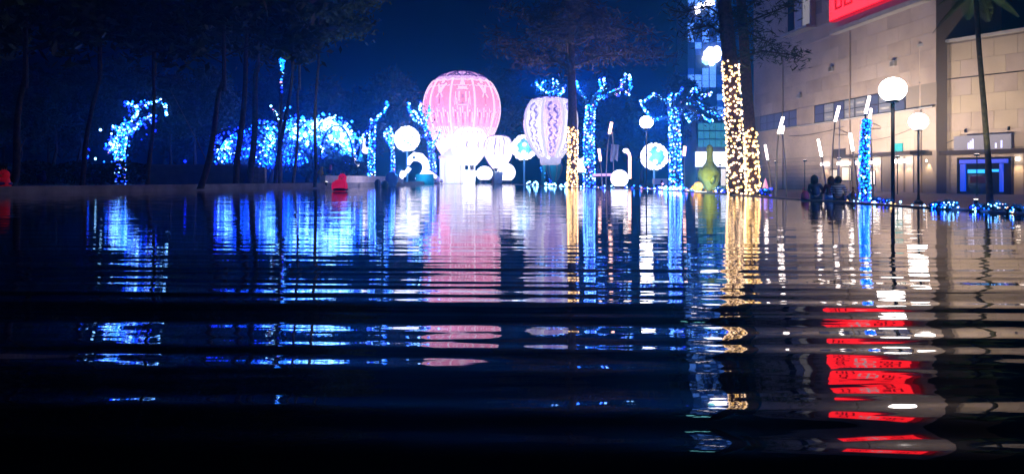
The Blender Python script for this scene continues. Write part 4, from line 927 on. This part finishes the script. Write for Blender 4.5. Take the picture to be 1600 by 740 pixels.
# ------------------------------------------------------------------ left bank walls, hedge, stakes
WY = 64; gw = thing('garden_wall', 'low blue grey wall with pale block end behind the left kerb', 'wall', (*P(290, 285, WY).xy, .2))
def seg(px0, px1, py0, Y, m, name, root, th=.4):
    a, c = P(px0, py0, Y), P(px1, py0, Y); b = MB(); b.box(((a.x+c.x)/2, Y+th/2, (a.z+.2)/2), (c.x-a.x, th, a.z-.2)); return part(b, name, M[m], root)
seg(228, 386, 259, WY, 'wall', 'wall_face', gw); 
b = MB(); a, c = P(226, 258, WY), P(387, 258, WY); b.box(((a.x+c.x)/2, WY+.2, a.z), (c.x-a.x, .5, .1)); part(b, 'coping', M['kerb'], gw)
for j in range(3):
    for i in range(3):
        z0 = .2+j*.52; x0 = P(386.5, 0, WY-.3).x+i*.51; b = MB(); b.box((x0+.25, WY-.1+random.uniform(-.02, .02), z0+.26), (.49, .5, .5)); part(b, 'block', M['block'], gw)
lamp_px = None
hedge = thing('hedge', 'long dark clipped hedge behind the kerb at far left', 'hedge', (*P(100, 285, 56).xy, .2))
b = MB()
for i in range(3600):
    px = random.uniform(-40, 228); b.leaf(P(px, random.uniform(254+3*sin(px*.09), 287), 56+random.uniform(-.7, .7)), random.uniform(.12, .26))
part(b, 'foliage', M['leaf'], hedge, kind='stuff')
hedge2 = thing('hedge', 'rounded green shrubs behind the white planter', 'hedge', (*P(530, 280, 80).xy, .2))
b = MB()
for (cx, cy, rx, ry, n) in ((512, 262, 16, 14, 800), (540, 256, 16, 14, 900), (560, 264, 14, 12, 700), (486, 266, 20, 12, 700)):
    for i in range(n):
        a = random.uniform(0, 6.3); q = sqrt(random.random()); b.leaf(P(cx+rx*q*cos(a), cy+ry*q*sin(a), 80+random.gauss(0, .8)), random.uniform(.12, .3))
part(b, 'foliage', M['leaf_t'], hedge2, kind='stuff')
PLY = 66; pl = thing('planter_wall', 'long white planter wall at the left pool edge', 'planter', (*P(553, 290, PLY).xy, .2))
a, c = P(504, 275, 63.5), P(604, 277, 84)
b = MB(); u = Vector((c.x-a.x, c.y-a.y, 0)); L = u.length; u.normalize(); mid = (a+c)/2
b.box((mid.x, mid.y, (mid.z-.4)/2), (L, .5, mid.z+.4), math.atan2(u.y, u.x)); part(b, 'wall_face', M['planter'], pl)
b = MB(); b.box((mid.x, mid.y, mid.z+.04), (L+.1, .6, .08), math.atan2(u.y, u.x)); part(b, 'coping', M['planter'], pl)
t = thing('leaning_stake', 'thin pale stake leaning against the dark trunk at left', 'stake', P(310, 222, 45.5))
b = MB(); b.tube([P(266, 140, 44), P(290, 186, 45), P(312, 228, 46), P(322, 250, 46.4)], [.015, .03, .03, .03], 5); part(b, 'stake', M['bark_pale'], t)
t = thing('bare_branch', 'forked bare pale branches beside the tall dark tree', 'branch', P(436, 270, 64))
for pts in ([(438, 210), (441, 180), (449, 168), (447, 158)], [(437, 215), (434, 190), (428, 172)]):
    b = MB(); b.tube([P(x, y, 64) for x, y in pts], [.09, .08, .06, .02][:len(pts)], 6); part(b, 'branch', M['bark_pale'], t)
b = MB(); b.tube([(P(438, 0, 64).x, 64, .2), P(438, 212, 64)], [.12, .09], 6); part(b, 'stem', M['bark_pale'], t)
t = thing('bare_branch', 'short bare pale branch above the hedge at far left', 'branch', P(30, 260, 50))
b = MB(); b.tube([P(28, 246, 50), P(34, 228, 50), P(41, 214, 50)], [.07, .05, .015], 6); b.tube([P(28, 246, 50), (P(26, 0, 50).x, 50, .2)], [.07, .09], 6); part(b, 'branch', M['bark_pale'], t)
t = thing('cone_tent', 'teal cone shaped tent between shrubs and thin blue lit trunk', 'tent', (*P(564, 280, 88).xy, .2))
b = MB(); b.lathe(P(564, 280, 88), profile([(.2, 234), (2, 240), (6, 254), (10, 274), (11, 284)], 88), 16); part(b, 'canvas', M['teal'], t, True)
b = MB(); b.tube([P(564, 236, 88), P(564, 222, 88)], .04, 5); part(b, 'pole', M['steel'], t)
def swan(px, py, s, Y, label, m='white_l'):
    t = thing('bird_lantern', label, 'bird lantern', (*P(px, py, Y).xy, .2), 'bird lanterns'); k = PX(Y)*s
    c = P(px, py, Y); b = MB(); b.sphere(c, (4.5*k, 3*k, 3.4*k), 12, 8); part(b, 'body', M[m], t, True)
    b = MB(); b.tube([c+Vector((-2*k, 0, 1*k)), c+Vector((-2.2*k, 0, 8*k)), c+Vector((-1.8*k, 0, 12*k)), c+Vector((-3.4*k, 0, 12.6*k))], [1.6*k, 1.1*k, 1.3*k, .3*k], 8); part(b, 'neck', M[m], t, True)
    b = MB(); b.tube([c+Vector((3*k, 0, 1*k)), c+Vector((5*k, 0, 4*k))], [1.6*k, .3*k], 6); part(b, 'tail', M[m], t, True)
    b = MB(); b.tube([c-Vector((0, 0, 3*k)), (c.x, c.y, .2)], .04, 5); part(b, 'post', M['dark'], t)
swan(557, 260, 1.0, 80, 'white swan shaped lantern above the planter shrubs')
swan(572, 235, 1.5, 86, 'larger white swan lantern left of the thin blue lit trunk')

# birds
def bird(name, label, c, s, bodym, headm, beakm, foot, upright=.5, group=None, face=1, legs=True):
    """a standing bird: egg body, neck and head, beak, tail, legs; c = body centre, s = body half height in metres"""
    c = Vector(c); t = thing(name, label, 'bird sculpture', (c.x, c.y, foot), group)
    b = MB(); R = Matrix.Rotation(-.35*face, 3, 'Y'); b.sphere(c, (s*.85, s*.75, s), 18, 12, R); part(b, 'body', bodym, t, True)
    h = c+Vector((face*s*.35, 0, s*(1+upright)))
    b = MB(); b.tube([c+Vector((face*s*.2, 0, s*.5)), c+Vector((face*s*.3, 0, s*(.9+upright*.4))), h], [s*.55, s*.4, s*.36], 12); b.sphere(h, s*.42, 14, 10); part(b, 'head', headm, t, True)
    b = MB(); b.tube([h+Vector((face*s*.3, 0, 0)), h+Vector((face*s*.8, 0, -.05*s))], [s*.16, s*.03], 8); part(b, 'beak', beakm, t)
    b = MB(); b.tube([c+Vector((-face*s*.6, 0, 0)), c+Vector((-face*s*1.25, 0, s*.45))], [s*.45, s*.15], 8); part(b, 'tail', bodym, t, True)
    if legs:
        for d in (-.25, .25):
            b = MB(); b.tube([c+Vector((d*s, 0, -s*.7)), (c.x+d*s, c.y, foot)], s*.1, 6); part(b, 'leg', beakm, t)
    return t
c = P(501, 269.5, 63); bird('bird_sculpture', 'yellow bird perched on the left end of the white planter', c, 5*PX(63), M['yellow'], M['yellow'], M['orange'], P(0, 276, 63).z, .5, None, 1)
c = P(515, 267.5, 68); bird('bird_sculpture', 'blue bird with pink head behind the white planter', c, 4.4*PX(68), M['blue'], M['pink'], M['orange'], .2, .9, None, 1)
def red_bird(px, py, Y, sc_, label, m, foot):
    c = P(px, py, Y); k = PX(Y)*sc_; t = thing('floating_bird', label, 'bird lantern', (c.x, c.y, foot), 'round red bird lanterns')
    def L(x, y): return c+Vector((x*k, 0, -y*k))
    b = MB(); b.sphere(L(-1, 4), (12*k, 10*k, 10.5*k), 20, 14, Matrix.Rotation(.35, 3, 'Y')); part(b, 'body', m, t, True)
    b = MB(); b.sphere(L(3, -9), (6.6*k, 6.4*k, 6.8*k), 16, 12); b.tube([L(3, -6), L(2, 0)], [6*k, 8.5*k], 14); part(b, 'head', m, t, True)
    b = MB(); b.tube([L(3, -8)+Vector((0, -6*k, 0)), L(3, -7.5)+Vector((0, -8.5*k, 0))], [1.6*k, .4*k], 8); part(b, 'beak', M['orange'], t)
    for d in (-1, 1):
        b = MB(); b.sphere(L(-1+d*9.5, 4)+Vector((0, -2*k, 0)), (3*k, 6*k, 7*k), 12, 8); part(b, 'wing', m, t, True)
        b = MB(); b.sphere(L(3+d*2.6, -10.5)+Vector((0, -5.7*k, 0)), .7*k, 8, 6); part(b, 'eye', M['black'], t)
    b = MB()
    for q in (-2.2, 0.2, 2.4): b.tube([L(3+q, -14.5), L(3+q*1.4, -18)], [.9*k, .3*k], 6)
    part(b, 'comb', M['yellow'], t)
    b = MB(); b.lathe(c, [(9*k, foot+.02), (12*k, foot+.06), (12*k, foot+.14), (9*k, foot+.2)], 18); part(b, 'float_ring', M['darkblue'], t, True)
red_bird(532, 287, 43, 1.0, 'red bird lantern floating before the white planter', M['red'], 0)
red_bird(3, 284, 36, 1.2, 'red bird lantern cut off by the left edge of the picture', M['red2'], .38)
c = P(66, 277, 42); bird('floating_bird', 'dark blue bird lantern on the kerb at far left', c, 7*PX(42), M['darkblue'], M['darkblue'], M['blue'], .2, .1, None, 1, False)
def rockfig(px, py, w, h, Y, label, m, name='boulder'):
    t = thing(name, label, 'boulder', (*P(px, py, Y).xy, GZ)); c = P(px, py, Y); b = MB(); b.sphere(c, (w*PX(Y), w*PX(Y)*.8, h*PX(Y)), 14, 10)
    b.v = [tuple(Vector(v)+Vector(noise.noise_vector(Vector(v)*2.2))*.1*w*PX(Y)) for v in b.v]; part(b, 'stone', M[m], t, True)
rockfig(590, 287, 5, 7.5, 72, 'smaller dark boulder at the right end of the white planter', 'black')
rockfig(601, 288, 6, 6, 71, 'wider dark boulder between the planter and the blue mound', 'black')
rockfig(612, 280, 10, 12, 78, 'big rounded blue mound at the right end of the planter', 'darkblue', 'mound')
t = thing('capsule_lamp', 'white capsule lamp tilted on a grey body at the far pool corner', 'lamp', (*P(625, 285, 84).xy, GZ))
b = MB(); b.tube([P(627, 279, 84), P(628, 275, 84), P(629, 269, 84), P(629, 266.5, 84)], [.2, .28, .28, .12], 10); part(b, 'light', M['white_l'], t, True)
b = MB(); b.tube([P(628, 279, 84), P(622, 285, 84), P(617, 291, 84)], [.35, .45, .3], 10); part(b, 'body', M['grey'], t, True)
lamp('added_planter_fill', P(622, 272, 72), 650, (.85, .75, 1), .3, t)  # added lamp well in front of the capsule, brightens the planter wall

# green goose and chick
GY = 42; k = PX(GY); gb = P(1109, 269, GY)
goose = thing('goose_sculpture', 'large olive green goose sculpture left of the gold lit trunk', 'goose sculpture', (gb.x, gb.y, GZ))
b = MB(); prof = [(.1, 226), (3.2, 227), (4.9, 230.5), (5.3, 235), (4.7, 240), (5.0, 248), (6.4, 254), (10, 259), (14.5, 265), (16.8, 272), (16.5, 279), (14, 287), (10.5, 293), (6, 297), (.1, 299)]
b.lathe(gb, smooth_prof(profile(prof, GY), 40), 28); part(b, 'body', M['goose'], goose, True)
for sd_ in (-1, 1):
    b = MB(); b.sphere(gb+Vector((sd_*14.2*k, .1, -4*k)), (3.6*k, 9*k, 12*k), 12, 10); part(b, 'wing', M['goose'], goose, True)
    b = MB(); b.tube([gb+Vector((sd_*6*k, 0, -24*k)), (gb.x+sd_*6.5*k, gb.y, GZ)], 2*k, 8); part(b, 'leg', M['orange'], goose)
    b = MB(); b.sphere(P(1109+sd_*3.5, 231, GY)+Vector((0, -.13, 0)), .03, 8, 6); part(b, 'eye', M['black'], goose)
b = MB(); p = P(1108, 234, GY); b.tube([p+Vector((0, .12, 0)), p+Vector((0, .55, -.04))], [2.6*k, 1.3*k], 8); part(b, 'beak', M['orange'], goose)
b = MB(); b.tube([gb+Vector((0, -.4, -14*k)), gb+Vector((0, -.85, -8*k))], [6*k, 1.5*k], 8); part(b, 'tail', M['goose'], goose, True)
c = P(1088, 291, 41); ch = thing('chick_sculpture', 'orange chick pecking at the foot of the green goose', 'chick sculpture', (c.x, c.y, GZ)); kk = PX(41)
b = MB(); b.sphere(c+Vector((3*kk, 0, 0)), (8*kk, 7*kk, 7.5*kk), 14, 10, Matrix.Rotation(.6, 3, 'Y')); part(b, 'body', M['orange'], ch, True)
b = MB(); b.sphere(c+Vector((-4*kk, 0, -2*kk)), 4*kk, 12, 8); part(b, 'head', M['orange'], ch, True)
b = MB(); b.tube([c+Vector((-7*kk, 0, -3*kk)), c+Vector((-10*kk, 0, -5*kk))], [1.4*kk, .3*kk], 6); part(b, 'beak', M['yellow'], ch)
for d in (-2, 4):
    b = MB(); b.tube([c+Vector((d*kk, 0, -6*kk)), (c.x+d*kk, c.y, GZ)], .05, 5); part(b, 'leg', M['yellow'], ch)
lamp('added_goose_fill', (gb.x-1.2, gb.y-2.5, .25), 700, (1, .95, .6), .2, goose)  # unseen lamp added to brighten the goose

# shrubs with lights along the pool edge
def light_shrub(px, py, rx, ry, Y, label, pal, nb=16, nl=420, br=1.5, leafm='leaf_t', e=4, foot=GZ, col=(.05, .2, 1)):
    ry *= .68; c = P(px, py, Y); k = PX(Y); t = thing('light_shrub', label, 'shrub', (c.x, c.y, foot), 'low shrubs with string lights')
    b = MB()
    for i in range(nl):
        a = random.uniform(0, 6.3); z = random.uniform(-1, 1); q = sqrt(max(0, 1-z*z))*random.random()**.4
        b.leaf(c+Vector((rx*k*q*cos(a), rx*k*q*sin(a)*.6, ry*k*z*random.random()**.3)), random.uniform(.05, .11))
    part(b, 'foliage', M[leafm], t, kind='stuff')
    b = MB(); b.tube([(c.x, c.y, foot), c], [.05, .02], 5); part(b, 'stem', M['bark'], t)
    bl = {}
    for i in range(int(nb*1.7)): bl.setdefault(random.choices(*pal)[0], []).append((c+Vector((random.uniform(-1, 1)*rx*k, -random.random()*rx*k*.6, random.uniform(-.9, .9)*ry*k)), br*k*random.uniform(.7, 1.1)))
    put_bulbs(bl, t)
    if e: lamp('shrub_glow', (c.x, c.y-rx*k*.8, c.z+ry*k), e*5, col, .2, t)
BW = (['b_white', 'b_cyan', 'b_blue'], [3, 3, 3]); YW = (['b_gold', 'b_white'], [3, 2])
for a in ((1126, 296, 11, 6, 40, 'dark blue shrub right of the goose legs', DB, 10), (1195, 300, 10, 9, 36, 'dark blue shrub right of the thinner gold trunk', DB, 8),
          (1274, 312, 6, 6, 24.5, 'small blue lit shrub under the navy jacket sitter', DB, 5), (1304, 315, 8, 5, 23.8, 'small blue lit shrub under the striped sitter', BW, 8), (1331, 308, 6, 7, 23.4, 'round blue lit shrub right of the striped sitter', DB, 5),
          (1369, 314, 7, 6, 22, 'blue white lit shrub left of the big globe lamp pole', BW, 10), (1386, 316, 6, 6, 21, 'blue white lit shrub at the big globe lamp pole', BW, 10),
          (1465, 321, 10, 6, 17.5, 'sparkling blue white shrub left of the neon doorway', BW, 18), (1482, 320, 14, 7, 17, 'second sparkling shrub close left of the neon doorway', BW, 20),
          (1527, 325, 12, 7, 16, 'sparkling shrub left of the palm trunk base', BW, 18), (1556, 322, 16, 7, 15.6, 'sparkling shrub right of the palm trunk base', (['b_white', 'b_gold', 'b_cyan'], [4, 2, 2]), 20), (1590, 328, 14, 7, 15, 'yellow and blue lit shrub at the right edge', (['b_gold', 'b_cyan', 'b_white'], [3, 2, 1]), 14)):
    light_shrub(*a)
def garland(label, pts, pal, step, br, Y0, Y1):
    ws = [P(x, y, Y0+(Y1-Y0)*i/(len(pts)-1)) for i, (x, y) in enumerate(pts)]
    t = thing('light_garland', label, 'light garland', ws[0], 'light garlands along the pool edge')
    b = MB(); b.tube(ws, .015, 4); part(b, 'wire', M['dark'], t); bl = {}
    scatter_string(bl, ws, step, br, br*1.2, pal); put_bulbs(bl, t)
MIX = (['b_white', 'b_cyan', 'b_pink', 'b_warm', 'b_blue'], [4, 2, 1, 2, 2])
garland('white light garland on the pool edge before the blue lit tree with raised branches', [(908, 291), (925, 293), (945, 292), (965, 293), (990, 294)], MIX, .2, .08, 63, 57)
garland('mixed light garland at the foot of the drooping blue tree', [(1000, 295), (1020, 297), (1040, 293), (1055, 296), (1062, 292), (1085, 300)], MIX, .15, .085, 54, 43)
garland('sparse white garland at the pool end under the violet balloon', [(826, 288), (845, 290), (868, 288), (890, 292)], (['b_white'], [1]), .55, .12, 88, 66)
garland('few warm lights on the pool edge left of the seated people', [(1226, 311), (1240, 312), (1256, 310)], (['b_warm'], [1]), .35, .05, 27, 25)
garland('yellow light garland from the seated people to the globe lamp', [(1322, 316), (1345, 317), (1365, 318), (1400, 320), (1440, 323)], YW, .14, .035, 23, 18.5)
garland('yellow light garland along the pool edge under the sparkling shrubs', [(1440, 323), (1475, 327), (1510, 328), (1560, 328), (1600, 334), (1640, 337)], YW, .1, .03, 18.4, 14.2)
t = thing('pink_cone', 'small pink cone ornament above the dark shrub right of gold trunks', 'ornament', (*P(1196, 288, 37).xy, GZ))
b = MB(); b.lathe(P(1196, 280, 37), profile([(.1, 278), (1.5, 282), (4, 291), (5, 300)], 37), 12); part(b, 'cone', glow('pink_cone_glow', (1, .25, .55), .9), t, True)

# ------------------------------------------------------------------ people sitting on the pool rim with their backs to us
def skin_mesh(name, nodes, edges, m, parent, root=0, sub=2):
    me = bpy.data.meshes.new(name); me.from_pydata([n[0] for n in nodes], edges, []); me.materials.append(m)
    o = bpy.data.objects.new(name, me); COL.objects.link(o); hang(o, parent)
    bm = bmesh.new(); bm.from_mesh(me); lay = bm.verts.layers.skin.verify()
    for v, n in zip(bm.verts, nodes): v[lay].radius = n[1] if hasattr(n[1], '__len__') else (n[1], n[1]); v[lay].use_root = False
    bm.verts.ensure_lookup_table(); bm.verts[root][lay].use_root = True
    bm.to_mesh(me); bm.free()
    o.modifiers.new('skin', 'SKIN').use_smooth_shade = True
    s = o.modifiers.new('sub', 'SUBSURF'); s.levels = s.render_levels = sub
    return o
def person(label, x, y, sc_, topm, legm, hairm, hair, lean=0.0, turn=0.0, stripes=False, z0=.05):
    t = thing('person', label, 'person', (x, y, z0)); R = Matrix.Rotation(turn, 3, 'Z')
    def W(p): return Vector((x, y, z0))+R @ (Vector(p)*sc_)
    # facing +y (away from the camera), seated at z=0
    L = lean
    J = {'pel': (0, 0, .12), 'sp1': (L*.2, .01, .28), 'sp2': (L*.5, .03, .42), 'che': (L*.8, .02, .52), 'nek': (L, .03, .64), 'hd0': (L*1.1, .05, .70), 'hd1': (L*1.15, .06, .78), 'hd2': (L*1.15, .05, .86), 'nose': (L*1.15, .165, .765)}
    N = [(W(J['pel']), .13*sc_), (W(J['sp1']), .115*sc_), (W(J['sp2']), .125*sc_), (W(J['che']), .12*sc_), (W(J['nek']), .05*sc_), (W(J['hd0']), .075*sc_), (W(J['hd1']), .09*sc_), (W(J['hd2']), .065*sc_), (W(J['nose']), .014*sc_)]
    E = [(0, 1), (1, 2), (2, 3), (3, 4), (4, 5), (5, 6), (6, 7), (6, 8)]
    top = [(W(J['pel']), .165*sc_), (W(J['sp1']), .15*sc_), (W(J['sp2']), .155*sc_), (W(J['che']), .145*sc_), (W((L*.95, .03, .595)), .075*sc_)]; TE = [(0, 1), (1, 2), (2, 3), (3, 4)]
    leg = [(W((0, .02, .1)), .15*sc_)]; LE = []
    for s in (-1, 1):
        i = len(N)
        N += [(W((L*.8+s*.17, .02, .53)), .055*sc_), (W((s*.24, .04, .3)), .043*sc_), (W((s*.15, .26, .2)), .034*sc_), (W((s*.1, .36, .19)), (.036*sc_, .02*sc_))]
        E += [(3, i), (i, i+1), (i+1, i+2), (i+2, i+3)]
        for q in range(4):
            j = len(N); dx = (q-1.5)*.02; ln = (.06, .075, .08, .065)[q]
            N += [(W((s*.1+dx, .40, .185)), .01*sc_), (W((s*.1+dx*1.1, .40+ln*.6, .17)), .009*sc_), (W((s*.1+dx*1.1, .40+ln, .145)), .008*sc_)]; E += [(i+3, j), (j, j+1), (j+1, j+2)]
        j = len(N); N += [(W((s*.1-s*.045, .37, .19)), .011*sc_), (W((s*.1-s*.06, .41, .18)), .009*sc_)]; E += [(i+3, j), (j, j+1)]
        i = len(N); N += [(W((s*.1, .05, .09)), .095*sc_), (W((s*.12, .42, .1)), .065*sc_), (W((s*.12, .44, -.3)), .045*sc_), (W((s*.12, .46, -.42)), .035*sc_), (W((s*.13, .58, -.45)), .035*sc_)]
        E += [(0, i), (i, i+1), (i+1, i+2), (i+2, i+3), (i+3, i+4)]
        i = len(top); top += [(W((L*.8+s*.185, .02, .53)), .075*sc_), (W((s*.26, .04, .3)), .062*sc_), (W((s*.16, .25, .2)), .05*sc_)]; TE += [(3, i), (i, i+1), (i+1, i+2)]
        i = len(leg); leg += [(W((s*.1, .08, .1)), .11*sc_), (W((s*.12, .42, .1)), .08*sc_), (W((s*.12, .44, -.28)), .06*sc_)]; LE += [(0, i), (i, i+1), (i+1, i+2)]
        b = MB(); b.sphere(W((s*.125, .54, -.45)), (.05*sc_, .13*sc_, .05*sc_), 10, 8); part(b, 'shoe', M['shoe'], t, True)
    skin_mesh('body', N, E, M['skin'], t)
    tp_ = skin_mesh('jacket' if not stripes else 'sweater', top, TE, M[topm], t)
    skin_mesh('trousers', leg, LE, M[legm], t)
    if stripes:
        mm = bpy.data.materials.new('striped_knit'); mm.use_nodes = True; n_ = mm.node_tree; bs = n_.nodes['Principled BSDF']; g_ = n_.nodes.new('ShaderNodeNewGeometry'); sx = n_.nodes.new('ShaderNodeSeparateXYZ'); n_.links.new(g_.outputs['Position'], sx.inputs[0])
        a_ = n_.nodes.new('ShaderNodeMath'); a_.operation = 'MULTIPLY'; a_.inputs[1].default_value = 14; n_.links.new(sx.outputs[2], a_.inputs[0]); f_ = n_.nodes.new('ShaderNodeMath'); f_.operation = 'FRACT'; n_.links.new(a_.outputs[0], f_.inputs[0])
        r_ = n_.nodes.new('ShaderNodeValToRGB'); r_.color_ramp.interpolation = 'CONSTANT'; r_.color_ramp.elements[0].color = (.06, .08, .2, 1); r_.color_ramp.elements[1].position = .42; r_.color_ramp.elements[1].color = (.72, .72, .76, 1)
        n_.links.new(f_.outputs[0], r_.inputs[0]); n_.links.new(r_.outputs[0], bs.inputs['Base Color']); bs.inputs['Roughness'].default_value = .9; tp_.data.materials[0] = mm
    hd = Vector(J['hd1']); b = MB(); h = W(hd+Vector((0, -.018, .03)))
    b.sphere(h, (.108*sc_, .112*sc_, .12*sc_), 16, 12)
    part(b, 'hair', M[hairm], t, True)
    b = MB()
    for i in range(26):                                # locks falling down the back
        a = pi+pi*(i+.5)/26+.0; rr = .1; p0 = hd+Vector((cos(a)*rr*.8, sin(a)*rr*.8-.01, .08)); p1 = hd+Vector((cos(a)*rr*1.1, sin(a)*rr*1.1-.01, -.02)); p2 = hd+Vector((cos(a)*rr*1.05+random.uniform(-.02, .02), sin(a)*rr*1.05-.02, -hair*random.uniform(.85, 1.1)))
        b.tube([W(p0), W(p1), W(p2)], [.03*sc_, .034*sc_, .012*sc_], 6)
    part(b, 'hair_locks', M[hairm], t, True)
    return t
def rim_x(Y):
    for (x0, y0), (x1, y1) in zip(RIGHT, RIGHT[1:]):
        if y0 <= Y <= y1: return x0+(x1-x0)*(Y-y0)/(y1-y0)
person('person with long dark hair in navy jacket sitting on the pool rim, back turned', 10.0, 24.2, .86, 'navy', 'jeans', 'hair', .3, -.06, -.5)
person('person with reddish hair sitting between the navy jacket and the striped sweater', 10.35, 23.95, .82, 'maroon', 'jeans', 'hair_r', .2, .03, -.5)
person('person with dark bob in white and blue striped sweater sitting on the pool rim', 10.25, 23.1, .82, 'striped_w', 'jeans', 'hair', .13, -.02, -.6, True)
c = P(1258, 303, 24.4); t = thing('handbag', 'pink handbag left of the navy jacket sitter', 'bag', (c.x, c.y, .04))
b = MB(); b.tube([(c.x, c.y, .04), (c.x, c.y, .1), (c.x, c.y, .26), (c.x, c.y, .32)], [.12, .14, .11, .04], 10); part(b, 'pouch', M['pink_bag'], t, True)
b = MB(); b.tube([(c.x-.08, c.y, .28), (c.x-.05, c.y, .42), (c.x+.05, c.y, .42), (c.x+.08, c.y, .28)], .012, 5); part(b, 'handle', M['pink_bag'], t)
c = P(1333, 300, 22.6); t = thing('bottle', 'amber bottle standing on the rim right of the striped sitter', 'bottle', (c.x, c.y, .04))
b = MB(); b.lathe(c, [(.0, .04), (.06, .04), (.06, .26), (.025, .34), (.022, .42), (.0, .42)], 12); part(b, 'glass', M['amber'], t, True)
b = MB(); b.lathe(c, [(.026, .415), (.026, .45), (.0, .45)], 10); part(b, 'cap', M['dark'], t)

# ------------------------------------------------------------------ haze: scatters the lamps' light; its blue tint puts glow colour into the air
hz = MB(); hz.box((0, 140, 34.5), (420, 320, 72)); ho = part(hz, 'haze', None or bpy.data.materials.new('night_haze')); ho['kind'] = 'stuff'
hm = ho.data.materials[0]; hm.use_nodes = True; ht = hm.node_tree; ht.nodes.remove(ht.nodes['Principled BSDF'])
pv_ = ht.nodes.new('ShaderNodeVolumePrincipled'); pv_.inputs['Density'].default_value = 0.0027; pv_.inputs['Color'].default_value = (.07, .5, 1, 1); pv_.inputs['Anisotropy'].default_value = .8
ht.links.new(pv_.outputs[0], ht.nodes['Material Output'].inputs['Volume'])
